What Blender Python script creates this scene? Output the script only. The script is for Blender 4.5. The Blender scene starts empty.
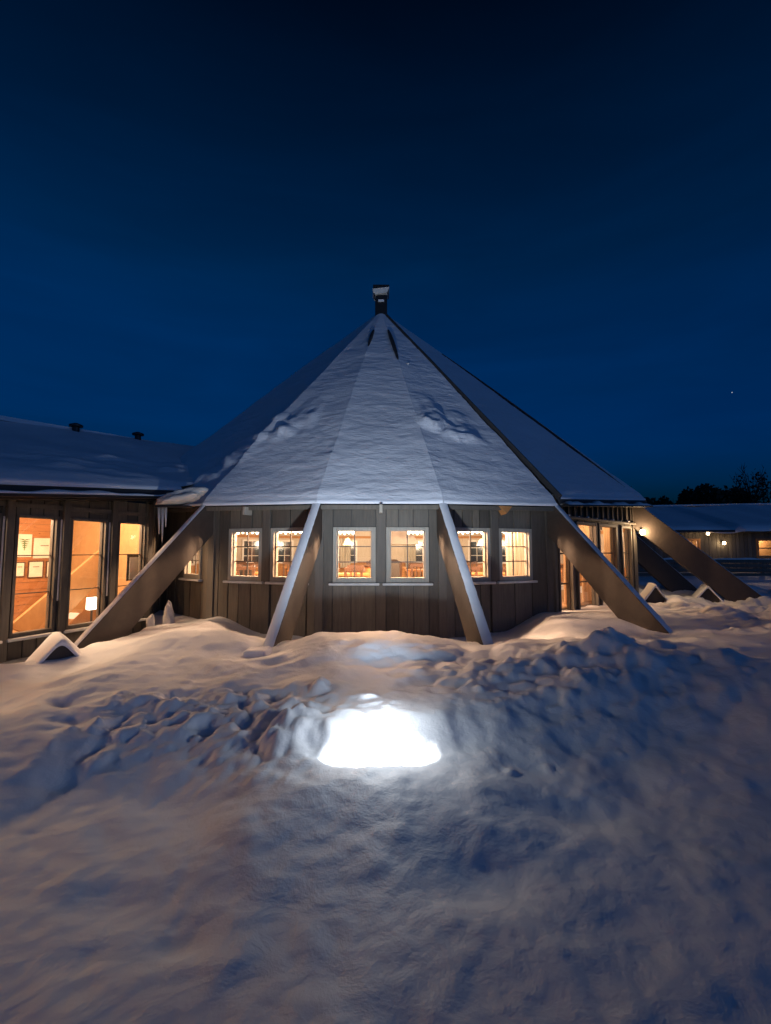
import bpy, math, random
import numpy as np
from mathutils import Vector, Matrix
random.seed(7)
R = math.radians
scene = bpy.context.scene
COL = scene.collection

# ------------------------------------------------------------------ materials
def new_mat(name):
    m = bpy.data.materials.new(name); m.use_nodes = True
    nt = m.node_tree
    return m, nt, nt.nodes['Principled BSDF']

def N(nt, t, **kw):
    n = nt.nodes.new(t)
    for k, v in kw.items():
        if k.startswith('i_'): n.inputs[k[2:].replace('_', ' ')].default_value = v
        else: setattr(n, k, v)
    return n

def ramp(nt, fac, stops):
    r = nt.nodes.new('ShaderNodeValToRGB')
    while len(r.color_ramp.elements) > 1: r.color_ramp.elements.remove(r.color_ramp.elements[0])
    r.color_ramp.elements[0].position = stops[0][0]; r.color_ramp.elements[0].color = (*stops[0][1], 1)
    for p, c in stops[1:]:
        e = r.color_ramp.elements.new(p); e.color = (*c, 1)
    nt.links.new(fac, r.inputs['Fac'])
    return r.outputs['Color']

def coords(nt, scale=(1, 1, 1), rot=(0, 0, 0), src='Object'):
    tc = nt.nodes.new('ShaderNodeTexCoord'); mp = nt.nodes.new('ShaderNodeMapping')
    mp.inputs['Scale'].default_value = scale; mp.inputs['Rotation'].default_value = rot
    nt.links.new(tc.outputs[src], mp.inputs['Vector'])
    return mp.outputs['Vector']

def noise(nt, vec, scale, detail=4, rough=.55, dist=0):
    n = N(nt, 'ShaderNodeTexNoise'); n.inputs['Scale'].default_value = scale
    n.inputs['Detail'].default_value = detail; n.inputs['Roughness'].default_value = rough
    n.inputs['Distortion'].default_value = dist
    nt.links.new(vec, n.inputs['Vector'])
    return n.outputs['Fac']

def bump(nt, bsdf, h, strength, dist, prev=None):
    b = N(nt, 'ShaderNodeBump'); b.inputs['Strength'].default_value = strength; b.inputs['Distance'].default_value = dist
    nt.links.new(h, b.inputs['Height'])
    if prev is not None: nt.links.new(prev, b.inputs['Normal'])
    nt.links.new(b.outputs['Normal'], bsdf.inputs['Normal'])
    return b.outputs['Normal']

def wood(name, c0, c1, rough=.65, grain=(9, 9, .7), bs=.35, knots=False, blotch=1.3):
    m, nt, b = new_mat(name)
    v = coords(nt, grain)
    n1 = noise(nt, v, 3.0, 6, .6, .6)
    v2 = coords(nt, (1, 1, 1)); n2 = noise(nt, v2, blotch, 3, .5)
    mix = N(nt, 'ShaderNodeMath', operation='MULTIPLY_ADD'); nt.links.new(n1, mix.inputs[0]); mix.inputs[1].default_value = .6
    mm = N(nt, 'ShaderNodeMath', operation='MULTIPLY'); nt.links.new(n2, mm.inputs[0]); mm.inputs[1].default_value = .4
    nt.links.new(mm.outputs[0], mix.inputs[2])
    col = ramp(nt, mix.outputs[0], [(.3, c0), (.72, c1)])
    if knots:
        vo = N(nt, 'ShaderNodeTexVoronoi'); vo.inputs['Scale'].default_value = 4.2
        vk = coords(nt, (1, 1, 1.6)); nt.links.new(vk, vo.inputs['Vector'])
        kr = ramp(nt, vo.outputs['Distance'], [(.05, (.35, .25, .2)), (.11, (1, 1, 1))])
        mx = N(nt, 'ShaderNodeMix', data_type='RGBA', blend_type='MULTIPLY'); mx.inputs[0].default_value = .8
        nt.links.new(col, mx.inputs[6]); nt.links.new(kr, mx.inputs[7]); col = mx.outputs[2]
    if name in ('stained_boards', 'wing_boards'):
        ge = N(nt, 'ShaderNodeNewGeometry'); vr = ramp(nt, ge.outputs['Random Per Island'], [(0, (.66, .64, .62)), (.5, (1, 1, 1)), (1, (1.28, 1.26, 1.2))])
        mz = N(nt, 'ShaderNodeMix', data_type='RGBA', blend_type='MULTIPLY'); mz.inputs[0].default_value = 1
        nt.links.new(col, mz.inputs[6]); nt.links.new(vr, mz.inputs[7]); col = mz.outputs[2]
    nt.links.new(col, b.inputs['Base Color'])
    b.inputs['Roughness'].default_value = rough
    bump(nt, b, n1, bs, .01)
    return m

def snow_mat(name, tint=(.80, .82, .85), coarse=6, fine=55, cs=.5, fs=.35, aniso=(1, 1, 1)):
    m, nt, b = new_mat(name)
    v = coords(nt, aniso)
    n1 = noise(nt, v, coarse, 6, .6, .3); n2 = noise(nt, v, fine, 4, .6)
    n3 = noise(nt, v, .9, 3, .5)
    col = ramp(nt, n3, [(.3, tuple(c * .93 for c in tint)), (.7, tint)])
    nt.links.new(col, b.inputs['Base Color'])
    b.inputs['Roughness'].default_value = .55
    b.inputs['Specular IOR Level'].default_value = .25
    p = bump(nt, b, n1, cs, .05)
    bump(nt, b, n2, fs, .008, p)
    return m

def plain(name, c, rough=.5, metal=0, nscale=None):
    m, nt, b = new_mat(name)
    v = coords(nt); n = noise(nt, v, nscale or 7, 4)
    col = ramp(nt, n, [(.3, tuple(x * .8 for x in c)), (.7, c)])
    nt.links.new(col, b.inputs['Base Color'])
    b.inputs['Roughness'].default_value = rough; b.inputs['Metallic'].default_value = metal
    return m

def emit(name, c, s):
    m, nt, b = new_mat(name)
    b.inputs['Base Color'].default_value = (.8, .8, .8, 1)
    b.inputs['Emission Color'].default_value = (*c, 1); b.inputs['Emission Strength'].default_value = s
    return m

def glass_mat():
    m, nt, b = new_mat('window_glass')
    nt.nodes.remove(b)
    out = nt.nodes['Material Output']
    tr = N(nt, 'ShaderNodeBsdfTransparent'); tr.inputs['Color'].default_value = (.93, .95, .94, 1)
    gl = N(nt, 'ShaderNodeBsdfGlossy'); gl.inputs['Roughness'].default_value = .02
    lw = N(nt, 'ShaderNodeLayerWeight'); lw.inputs['Blend'].default_value = .5
    pw = N(nt, 'ShaderNodeMath', operation='POWER'); pw.inputs[1].default_value = 4.0; nt.links.new(lw.outputs['Facing'], pw.inputs[0])
    fr = N(nt, 'ShaderNodeMath', operation='MULTIPLY_ADD'); fr.inputs[1].default_value = .6; fr.inputs[2].default_value = .04; nt.links.new(pw.outputs[0], fr.inputs[0])
    mx = N(nt, 'ShaderNodeMixShader')
    nt.links.new(fr.outputs[0], mx.inputs[0]); nt.links.new(tr.outputs[0], mx.inputs[1]); nt.links.new(gl.outputs[0], mx.inputs[2])
    nt.links.new(mx.outputs[0], out.inputs['Surface'])
    return m

def curtain_mat(name, c):
    m, nt, b = new_mat(name); nt.nodes.remove(b)
    out = nt.nodes['Material Output']
    v = coords(nt, (30, 30, 1.2)); n = noise(nt, v, 1.0, 3)
    col = ramp(nt, n, [(.3, tuple(x * .75 for x in c)), (.7, c)])
    d = N(nt, 'ShaderNodeBsdfDiffuse'); t = N(nt, 'ShaderNodeBsdfTranslucent'); mx = N(nt, 'ShaderNodeMixShader')
    mx.inputs[0].default_value = .5
    nt.links.new(col, d.inputs['Color']); nt.links.new(col, t.inputs['Color'])
    nt.links.new(d.outputs[0], mx.inputs[1]); nt.links.new(t.outputs[0], mx.inputs[2]); nt.links.new(mx.outputs[0], out.inputs['Surface'])
    return m

M = dict(
    snow=snow_mat('snow', (.80, .81, .84), 5, 70, .34, .22),
    roof_snow=snow_mat('roof_snow', (.76, .79, .85), 5, 30, .50, .30, (.75, .75, 1.9)),
    board=wood('stained_boards', (.060, .053, .043), (.135, .120, .098)),
    post=wood('stained_posts', (.070, .061, .050), (.120, .106, .088), bs=.2),
    wing_board=wood('wing_boards', (.058, .051, .042), (.125, .112, .092)),
    beam=wood('beam_wood', (.036, .027, .021), (.066, .050, .039), grain=(3, 3, 2.2), bs=.25, blotch=2.5),
    frame=wood('window_frame_wood', (.26, .24, .20), (.40, .37, .31), bs=.15),
    muntin=plain('muntin', (.05, .045, .04), .5),
    sill=plain('frosted_sill', (.62, .62, .60), .6),
    pine=wood('knotty_pine', (.26, .10, .035), (.42, .19, .07), grain=(1.2, 1.2, 9), knots=True, bs=.1),
    lightpine=wood('pale_pine', (.27, .145, .06), (.38, .22, .095), grain=(3, 3, 1.5), bs=.1),
    liner=wood('inner_lining', (.40, .34, .27), (.58, .50, .41), grain=(7, 7, .8), bs=.1),
    floor_in=wood('plank_floor', (.30, .17, .08), (.42, .25, .12), grain=(2, 7, 1), bs=.1),
    ceil_in=wood('ceiling_boards', (.40, .34, .28), (.55, .47, .39), grain=(7, 1, 1), bs=.1),
    darkwood=wood('dark_furniture', (.05, .025, .015), (.11, .055, .03), bs=.1),
    orangewood=wood('orange_furniture', (.30, .13, .04), (.42, .20, .065), bs=.1),
    roofing=plain('roofing_felt', (.030, .030, .034), .8),
    hoodgrey=plain('hood_grey', (.20, .19, .18), .5),
    metal=plain('dark_metal', (.035, .033, .032), .45, .6),
    concrete=plain('concrete', (.30, .29, .27), .85, 0, 14),
    curtain=curtain_mat('peach_curtain', (.80, .52, .30)),
    wcurtain=curtain_mat('white_curtain', (.85, .78, .66)),
    black=plain('black_plastic', (.02, .02, .02), .5),
    paper=plain('picture_paper', (.74, .70, .58), .7, 0, 3),
    leafink=plain('leaf_ink', (.10, .18, .07), .7),
    stem=plain('grey_ink', (.18, .17, .14), .7),
    glass=glass_mat(),
    darkglass=plain('night_glass', (.02, .03, .045), .12),
    white=plain('white_paint', (.78, .76, .72), .5),
    icysnow=snow_mat('icy_snow', (.50, .48, .46), 9, 40, .8, .5),
    ice=plain('ice', (.62, .60, .58), .35),
    bark=plain('bark', (.03, .025, .02), .9),
    needles=plain('needles', (.030, .042, .026), .9, 0, 3),
    needles2=plain('leaves_dusk', (.040, .045, .026), .9, 0, 3),
    lamp_white=emit('flood_lens', (.92, .97, 1.0), 60),
    strip=emit('strip_glow', (1.0, .86, .62), 9),
    bulb=emit('bulb_glow', (1.0, .70, .38), 40),
    shade=emit('shade_glow', (1.0, .62, .28), 2.4),
    box_lamp=emit('lantern_glow', (1.0, .93, .74), 9),
    farwin=emit('far_window_glow', (1.0, .52, .20), .9),
    star=emit('star_glow', (.9, .95, 1.0), .5),
)

# ------------------------------------------------------------------ mesh helpers
class Frame:
    """local frame: s along the wall, n outward, z up"""
    def __init__(s, A, B):
        s.A = Vector((A[0], A[1], 0)); d = Vector((B[0] - A[0], B[1] - A[1], 0)); s.L = d.length
        s.u = d.normalized(); s.n = Vector((s.u.y, -s.u.x, 0))
    def p(f, s, n, z): return f.A + f.u * s + f.n * n + Vector((0, 0, z))
WORLD = Frame((0, 0), (1, 0))

class MB:
    def __init__(s): s.v = []; s.f = []
    def add(s, vs, fs):
        b = len(s.v); s.v += [Vector(v) for v in vs]; s.f += [tuple(b + i for i in f) for f in fs]; return s
    def hexa(s, c):
        return s.add(c, [(0, 3, 2, 1), (4, 5, 6, 7), (0, 1, 5, 4), (1, 2, 6, 5), (2, 3, 7, 6), (3, 0, 4, 7)])
    def fbox(s, fr, s0, s1, n0, n1, z0, z1):   # n0 inner, n1 outer
        return s.hexa([fr.p(s0, n1, z0), fr.p(s1, n1, z0), fr.p(s1, n0, z0), fr.p(s0, n0, z0),
                       fr.p(s0, n1, z1), fr.p(s1, n1, z1), fr.p(s1, n0, z1), fr.p(s0, n0, z1)])
    def box(s, x0, x1, y0, y1, z0, z1):
        return s.hexa([(x0, y0, z0), (x1, y0, z0), (x1, y1, z0), (x0, y1, z0), (x0, y0, z1), (x1, y0, z1), (x1, y1, z1), (x0, y1, z1)])
    def tube(s, p, q, r0, r1=None, n=8, caps=True):
        r1 = r0 if r1 is None else r1
        p, q = Vector(p), Vector(q); d = (q - p).normalized()
        a = d.orthogonal().normalized(); b = d.cross(a)
        vs = [p + (a * math.cos(6.2832 * i / n) + b * math.sin(6.2832 * i / n)) * r0 for i in range(n)]
        vs += [q + (a * math.cos(6.2832 * i / n) + b * math.sin(6.2832 * i / n)) * r1 for i in range(n)]
        fs = [(i, (i + 1) % n, n + (i + 1) % n, n + i) for i in range(n)]
        if caps: fs += [tuple(range(n - 1, -1, -1)), tuple(range(n, 2 * n))]
        return s.add(vs, fs)
    def lathe(s, c, prof, n=16):
        vs = []
        for r, z in prof:
            for i in range(n): vs.append((c[0] + r * math.cos(6.2832 * i / n), c[1] + r * math.sin(6.2832 * i / n), c[2] + z))
        fs = []
        for k in range(len(prof) - 1):
            for i in range(n):
                fs.append((k * n + i, k * n + (i + 1) % n, (k + 1) * n + (i + 1) % n, (k + 1) * n + i))
        fs.append(tuple(range(n - 1, -1, -1))); fs.append(tuple((len(prof) - 1) * n + i for i in range(n)))
        return s.add(vs, fs)
    def build(s, name, mat, parent=None, smooth=False, bevel=0):
        off = Vector((0, 0, 0)); q = parent
        while q is not None: off += Vector(q.location); q = q.parent
        me = bpy.data.meshes.new(name)
        me.from_pydata([v - off for v in s.v], [], s.f); me.update()
        me.materials.append(M[mat] if isinstance(mat, str) else mat)
        if smooth: me.polygons.foreach_set('use_smooth', [True] * len(me.polygons))
        o = bpy.data.objects.new(name, me); COL.objects.link(o)
        if parent is not None: o.parent = parent
        if bevel:
            b = o.modifiers.new('bevel', 'BEVEL'); b.width = bevel; b.segments = 2; b.limit_method = 'ANGLE'
        return o

def tag(o, label=None, cat=None, group=None, kind=None):
    if label: o['label'] = label
    if cat: o['category'] = cat
    if group: o['group'] = group
    if kind: o['kind'] = kind
    return o
def empty(name, loc, label, cat, group=None):
    o = bpy.data.objects.new(name, None); COL.objects.link(o); o.location = loc; o.empty_display_size = .2
    return tag(o, label, cat, group)
def copy_tree(o, parent=None):
    c = o.copy(); COL.objects.link(c)
    if parent is not None: c.parent = parent
    for ch in [x for x in o.children]: copy_tree(ch, c)
    return c

# value noise for numpy arrays
_rng = np.random.RandomState(11); _PERM = _rng.rand(512, 512)
def vnoise(x, y):
    xi = np.floor(x).astype(int); yi = np.floor(y).astype(int); fx = x - xi; fy = y - yi
    fx = fx * fx * fx * (fx * (fx * 6 - 15) + 10); fy = fy * fy * fy * (fy * (fy * 6 - 15) + 10)
    g = lambda i, j: _PERM[i % 512, j % 512]
    return (g(xi, yi) * (1 - fx) + g(xi + 1, yi) * fx) * (1 - fy) + (g(xi, yi + 1) * (1 - fx) + g(xi + 1, yi + 1) * fx) * fy
def fbm(x, y, sc, oct=4, gain=.5):
    t = 0; a = 1; n = 0
    ca, sa = math.cos(.6), math.sin(.6)
    for k in range(oct):
        t = t + a * (vnoise(x * sc + 17.3 * k + 100, y * sc + 9.1 * k + 100) - .5); n += a; a *= gain; sc *= 2.03
        x, y = x * ca - y * sa, x * sa + y * ca
    return t / n * 2
def sstep(a, b, x):
    t = np.clip((x - a) / (b - a), 0, 1); return t * t * (3 - 2 * t)

# ------------------------------------------------------------------ camera
PITCH = 4.6; FPX = 473.0
cam_d = bpy.data.cameras.new('camera'); cam = bpy.data.objects.new('camera', cam_d); COL.objects.link(cam)
cam.location = (0, 0, 0); cam.rotation_euler = (R(90 + PITCH), 0, R(-.55))
cam_d.sensor_fit = 'VERTICAL'; cam_d.sensor_height = 24; cam_d.sensor_width = 18; cam_d.lens = 24 * FPX / 1024
cam_d.clip_start = .05; cam_d.clip_end = 5000
scene.camera = cam

# ------------------------------------------------------------------ snow terrain
WA, WB = (-6.1, 7.95), (-5.07, 10.3)        # wing wall line
WF = Frame(WA, WB)
def terrain(x, y):
    ex = [-40, -8, -3.2, -2.7, -2.4, -1.5, -1.0, -.62, .6, .95, 2, 3.4, 5, 7, 40]
    de = [3.4, 3.1, 3.2, 3.6, 4.0, 4.2, 4.1, 3.9, 3.9, 4.2, 4.6, 5.1, 5.0, 5.2, 5.2]
    ew = [2.2, 2.2, 2.1, 2.0, 1.8, 1.6, 1.3, 1.0, 1.0, 1.7, 2.3, 2.3, 2.0, 1.8, 1.8]
    wob = fbm(x, y, .8, 4) * .6
    d = np.interp(x + fbm(x, y, .9, 2) * .25, ex, de); w = np.interp(x, ex, ew)
    t = sstep(-.5, .5, (y + wob - d) / w)
    lo = -1.78 + .07 * fbm(x, y, .75, 4)
    hi = -1.47 + .05 * np.clip(y - 4.5, 0, 2.5) + .05 * fbm(x, y, .9, 4)
    h = lo * (1 - t) + hi * t
    g = lambda cx, cy, sx, sy, a: a * np.exp(-((x - cx) / sx) ** 2 - ((y - cy) / sy) ** 2)
    h = h + g(-.1, 6.6, 1.0, .8, .24) + g(.55, 6.2, .5, .5, .06) + g(-.9, 6.9, .5, .5, .03)
    h = h + g(-2.6, 7.6, 1.1, .8, .17) 
    h = h + g(4.7, 9.2, 1.3, .9, .16) + g(2.6, 8.6, .8, .6, .02) - g(.9, 8.2, .7, .6, .05)
    h = h - g(-1.3, 8.3, .6, .6, .03) - g(-1.6, 7.1, .5, .5, .11) - g(1.6, 7.1, .5, .5, .10) - g(4.2, 7.9, .9, .6, .13) - g(-1.7, 6.5, .4, .35, .10)
    h = h - .12 * sstep(3.1, 4.1, -x) * sstep(3.8, 4.8, y)
    # trough along the lodge wall
    tr = sstep(7.2, 8.4, y) * (1 - sstep(2.4, 3.4, x)) * sstep(-3.4, -2.3, x)
    h = h - .30 * tr
    # high ploughed bank on the right, curling towards the viewer
    P = np.array([(.7, 6.4, -1.38), (1.3, 6.3, -1.27), (2.0, 6.15, -1.16), (2.8, 5.9, -1.09), (3.5, 5.5, -1.08), (4.0, 4.9, -1.13), (4.3, 4.2, -1.24), (4.8, 3.4, -1.42), (5.6, 2.6, -1.6)])
    best = np.full(np.shape(x), 1e9); zs = np.zeros(np.shape(x)); ss = np.zeros(np.shape(x)); ws = np.full(np.shape(x), 1e-12)
    for a_, b_ in zip(P, P[1:]):
        d_ = b_ - a_; L2 = d_[0] ** 2 + d_[1] ** 2
        t_ = np.clip(((x - a_[0]) * d_[0] + (y - a_[1]) * d_[1]) / L2, 0, 1)
        px_, py_ = x - a_[0] - t_ * d_[0], y - a_[1] - t_ * d_[1]; q_ = px_ ** 2 + py_ ** 2
        w_ = 1.0 / (q_ + .04) ** 2.5
        zs = zs + w_ * (a_[2] + t_ * d_[2]); ss = ss + w_ * np.tanh((d_[0] * py_ - d_[1] * px_) / math.sqrt(L2) * 3); ws = ws + w_
        best = np.minimum(best, q_)
    zc = zs / ws
    dist = np.sqrt(best + .02) + .18 * fbm(x, y, 1.3, 3)
    wd = 1.05 - .30 * ss / ws
    G = np.exp(-(np.clip(dist, 0, None) / wd) ** 2)
    zc = zc + .05 * fbm(x, y, 1.7, 3)
    h = np.where(zc > h, h + (zc - h) * G, h)
    # right-hand lit drifts
    rr = sstep(5.5, 7.0, x) * sstep(6.0, 7.5, y) * (1 - sstep(18, 24, y))
    h = h + rr * (.14 + .34 * fbm(x, y, 1.0, 5, .62))
    # pit round the floodlight
    fr_ = sstep(3.6, 4.1, y)
    r = np.sqrt(((x + .05) / .46) ** 2 + ((y - 3.93) / np.where(y < 3.93, .31, .27)) ** 2) + fbm(x, y, 2.2, 3) * (.13 + .30 * fr_)
    pit = 1 - sstep(.72, 1.08, r)
    apron = -1.60 - .16 * sstep(0, 1.0, 3.5 - y) + .025 * fbm(x, y, 2, 3)
    wgt = np.exp(-(x / 1.05) ** 4) * (1 - sstep(3.9, 4.3, y)) * sstep(2.2, 2.9, y)
    h = h * (1 - wgt) + apron * wgt
    h = h * (1 - pit) + (-1.88) * pit
    lip = np.exp(-((r - 1.35) / .28) ** 2) * sstep(3.7, 4.6, y)
    h = h + lip * .03
    # lumpy ploughed snow
    ml = np.exp(-((x + 1.6) / 1.1) ** 2 - ((y - 4.55) / .55) ** 2) + .7 * np.exp(-((x + .75) / .4) ** 2 - ((y - 4.1) / .6) ** 2)
    mr = np.exp(-((x - 1.6) / 1.3) ** 2 - ((y - 5.3) / .8) ** 2) + .8 * np.exp(-((x - 3.4) / 1.6) ** 2 - ((y - 5.7) / .7) ** 2)
    bill = lambda sc, o: np.abs(fbm(x, y, sc, o, .6))
    h = h + ml * (.28 * bill(1.5, 4) - .05 + .07 * bill(4.5, 3)) + mr * (.24 * bill(1.1, 4) + .04 * bill(4, 3) - .06)
    # diagonal furrows on the right bank
    a = (x * .80 - y * .60); b = (x * .60 + y * .80)
    h = h + .055 * fbm(a * 2.2, b * .7, 1.0, 4) * np.exp(-((x - 3.0) / 2.5) ** 2 - ((y - 4.8) / 1.5) ** 2)
    a = (x * .75 + y * .66); b = (-x * .66 + y * .75)
    h = h + .045 * fbm(a * 1.9, b * .8, 1.0, 4) * np.exp(-((x + 2.6) / 1.8) ** 2 - ((y - 3.6) / 1.2) ** 2)
    near = np.exp(-(y / 9) ** 2 - (x / 9) ** 2)
    h = h + .075 * fbm(x + 3.3, y, 1.3, 4) * sstep(4.2, 5.2, y) * (1 - sstep(8.0, 9.2, y)) * (1 - sstep(9, 12, np.abs(x)))
    h = h + near * (.026 * fbm(x, y, 2.6, 4, .6) + .008 * fbm(x, y, 9, 3, .6))
    # hollows and old footprints
    for cx, cy, sx, sy, dd in ((-3.05, 4.75, .20, .11, .09), (-2.05, 4.95, .17, .10, .08), (-2.75, 4.35, .15, .08, .05), (-3.5, 5.3, .2, .12, .05),
                               (-1.35, 5.9, .22, .1, .05), (-1.35, 2.6, .3, .18, .05), (-.9, 2.35, .16, .12, .04), (.55, 2.7, .3, .2, .04), (-1.9, 1.9, .25, .2, .05),
                               (1.25, 3.3, .35, .2, .05), (2.1, 6.9, .2, .1, .05)):
        h = h - g(cx, cy, sx, sy, dd)
    # shovelled strip along the wing, below its foundation
    s = (x - WA[0]) * WF.u.x + (y - WA[1]) * WF.u.y
    n = (x - WA[0]) * WF.n.x + (y - WA[1]) * WF.n.y
    n0 = np.interp(s, [-3, 0, 1.5, 2.6], [1.25, 1.15, .7, .3])
    strip = (1 - sstep(0, .6, n - n0 + .15 * fbm(x, y, 1.4, 2))) * (1 - sstep(2.3, 3.1, s))
    h = h * (1 - strip) + (-2.08 + .03 * fbm(x, y, 1.5, 3)) * strip
    # walked path by the entrance
    pth = np.exp(-((x - 8.3) / .6) ** 2) * sstep(10.2, 11.5, y) * (1 - sstep(15, 17, y))
    h = h - .16 * pth
    # far ground
    far = sstep(16, 26, np.sqrt(x * x + y * y))
    h = h * (1 - far) + (-1.25 + .12 * fbm(x, y, .08, 4)) * far
    return h

def grow(a, b, st, k=1.18):
    out = []; p = a
    while p < b: st *= k; p += st; out.append(p)
    return out
xs = sorted([-v for v in grow(8, 900, .07)] + list(np.arange(-8, -4, .06)) + list(np.arange(-4, 5, .026)) + list(np.arange(5, 12, .06)) + grow(12, 900, .07))
ys = sorted([-v for v in grow(-.6, 60, .05)] + list(np.arange(.6, 6.4, .026)) + list(np.arange(6.4, 12, .05)) + list(np.arange(12, 20, .14)) + grow(20, 1800, .16))
X, Y = np.meshgrid(np.array(xs), np.array(ys))
H = terrain(X, Y)
# clods of ploughed snow standing on the banks
rs = random.Random(5)
xa, ya = np.array(xs), np.array(ys)
def clod(cx, cy, r, hh, an, el):
    r *= 1.15
    i0, i1 = np.searchsorted(xa, [cx - r * 1.7, cx + r * 1.7]); j0, j1 = np.searchsorted(ya, [cy - r * 1.7, cy + r * 1.7])
    if i1 <= i0 or j1 <= j0: return
    sx, sy = X[j0:j1, i0:i1] - cx, Y[j0:j1, i0:i1] - cy
    a = sx * math.cos(an) + sy * math.sin(an); b = (-sx * math.sin(an) + sy * math.cos(an)) * el
    q = (a * a + b * b) / (r * r) + .9 * fbm(X[j0:j1, i0:i1], Y[j0:j1, i0:i1], 13, 3)
    H[j0:j1, i0:i1] += hh * np.sqrt(np.clip(1 - q, 0, 1))
for k in range(210):
    if k < 70:
        t = rs.random(); cx = -2.7 + 2.3 * t + rs.gauss(0, .12)
        cy = np.interp(cx, [-2.7, -2.4, -1.5, -1.0, -.5], [4.2, 4.6, 4.6, 4.35, 4.2]) + rs.gauss(.0, .30)
    elif k < 120:
        cx = rs.uniform(.65, 3.8); cy = 4.7 + .30 * (cx - .6) + rs.gauss(0, .5)
    else:
        cx = rs.uniform(5.6, 9); cy = rs.uniform(6.6, 10)
    r = .034 + .02 * rs.expovariate(1.0)
    if k >= 120: r *= 1.8
    r = min(r, .085)
    clod(cx, cy, r, r * rs.uniform(.2, .5), rs.uniform(0, 3.14), rs.uniform(1, 1.9))
clod(-.62, 5.0, .09, .09, 0, 1.1)
def height(x, y):
    i = min(len(xs) - 1, int(np.searchsorted(xa, x))); j = min(len(ys) - 1, int(np.searchsorted(ya, y)))
    return float(H[j, i])
nx, ny = len(xs), len(ys)
me = bpy.data.meshes.new('snow_ground')
me.vertices.add(nx * ny)
me.vertices.foreach_set('co', np.stack([X.ravel(), Y.ravel(), H.ravel()], 1).astype(np.float32).ravel())
jj, ii = np.meshgrid(np.arange(ny - 1), np.arange(nx - 1), indexing='ij')
a = (jj * nx + ii).ravel(); quads = np.stack([a, a + 1, a + nx + 1, a + nx], 1).astype(np.int32)
nq = len(quads)
me.loops.add(nq * 4); me.loops.foreach_set('vertex_index', quads.ravel())
me.polygons.add(nq); me.polygons.foreach_set('loop_start', np.arange(0, nq * 4, 4, dtype=np.int32))
me.polygons.foreach_set('use_smooth', np.ones(nq, dtype=bool))
me.update(); me.validate(); me.materials.append(M['snow'])
ground = bpy.data.objects.new('snow_ground', me); COL.objects.link(ground)
tag(ground, 'uneven ploughed snow covering the ground in front of the lodge', None, None, 'structure')

# ------------------------------------------------------------------ tent-shaped lodge
CX, CY, AZ, FZ = 0.0, 15.3, 7.97, -1.35
APEX = Vector((CX, CY, AZ))
def foot(i):
    F = {0: (-9.9, 3.0), 1: (-4.9, 7.2), 2: (-1.62, 8.3), 3: (1.56, 8.3), 4: (4.88, 7.2), 5: (10.05, 3.0), 6: (9.75, .9), 7: (9.3, -3.4), 8: (5.0, -7.4), 9: (1.7, -8.3),
         10: (-1.7, -8.3), 11: (-5.0, -7.4), 12: (-9.3, -3.4)}
    x, t = F[i]; return Vector((CX + x, CY - t, FZ))
def raft(i, t): return APEX.lerp(foot(i), t)
lodge = empty('tent_lodge', (0, 12, -1.9), 'tall cone-roofed timber lodge with snowy roof and sloping outer beams', 'lodge')

W = {0: (-7.0, 13.15), 1: (-3.62, 10.05), 2: (-1.25, 9.12), 3: (1.25, 9.12), 4: (3.62, 10.05), 5: (7.0, 13.15), 6: (6.9, 17.6), 7: (3.6, 20.6), 8: (-3.6, 20.6), 9: (-6.9, 17.6)}

def cells(L, ops, rnd, wmin=.17, wmax=.36):
    e = {0.0, L}
    for s0, s1, *_ in ops: e |= {s0, s1}
    e = sorted(e); out = []
    for a, b in zip(e, e[1:]):
        k = max(1, round((b - a) / rnd.uniform(wmin, wmax)))
        cuts = [a + (b - a) * (i + (rnd.uniform(-.18, .18) if 0 < i < k else 0)) / k for i in range(k + 1)]
        out += list(zip(cuts, cuts[1:]))
    return out
def wall(fr, z0, z1, ops, mb, rnd, backing, gap=.009, inner=None):
    cs = cells(fr.L, ops, rnd)
    for a, b in cs:
        m = (a + b) / 2; op = [o for o in ops if o[0] < m < o[1]]
        spans = [(z0, z1)] if not op else [(z0, op[0][2]), (op[0][3], z1)]
        for lo, hi in spans:
            dn = rnd.uniform(-.006, .006)
            mb.fbox(fr, a + gap, b - gap, -.03, .0 + dn, lo, hi)
            backing.fbox(fr, a, b, -.10, -.033, lo, hi)
            if inner is not None: inner.fbox(fr, a, b, -.14, -.103, lo, hi)

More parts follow.
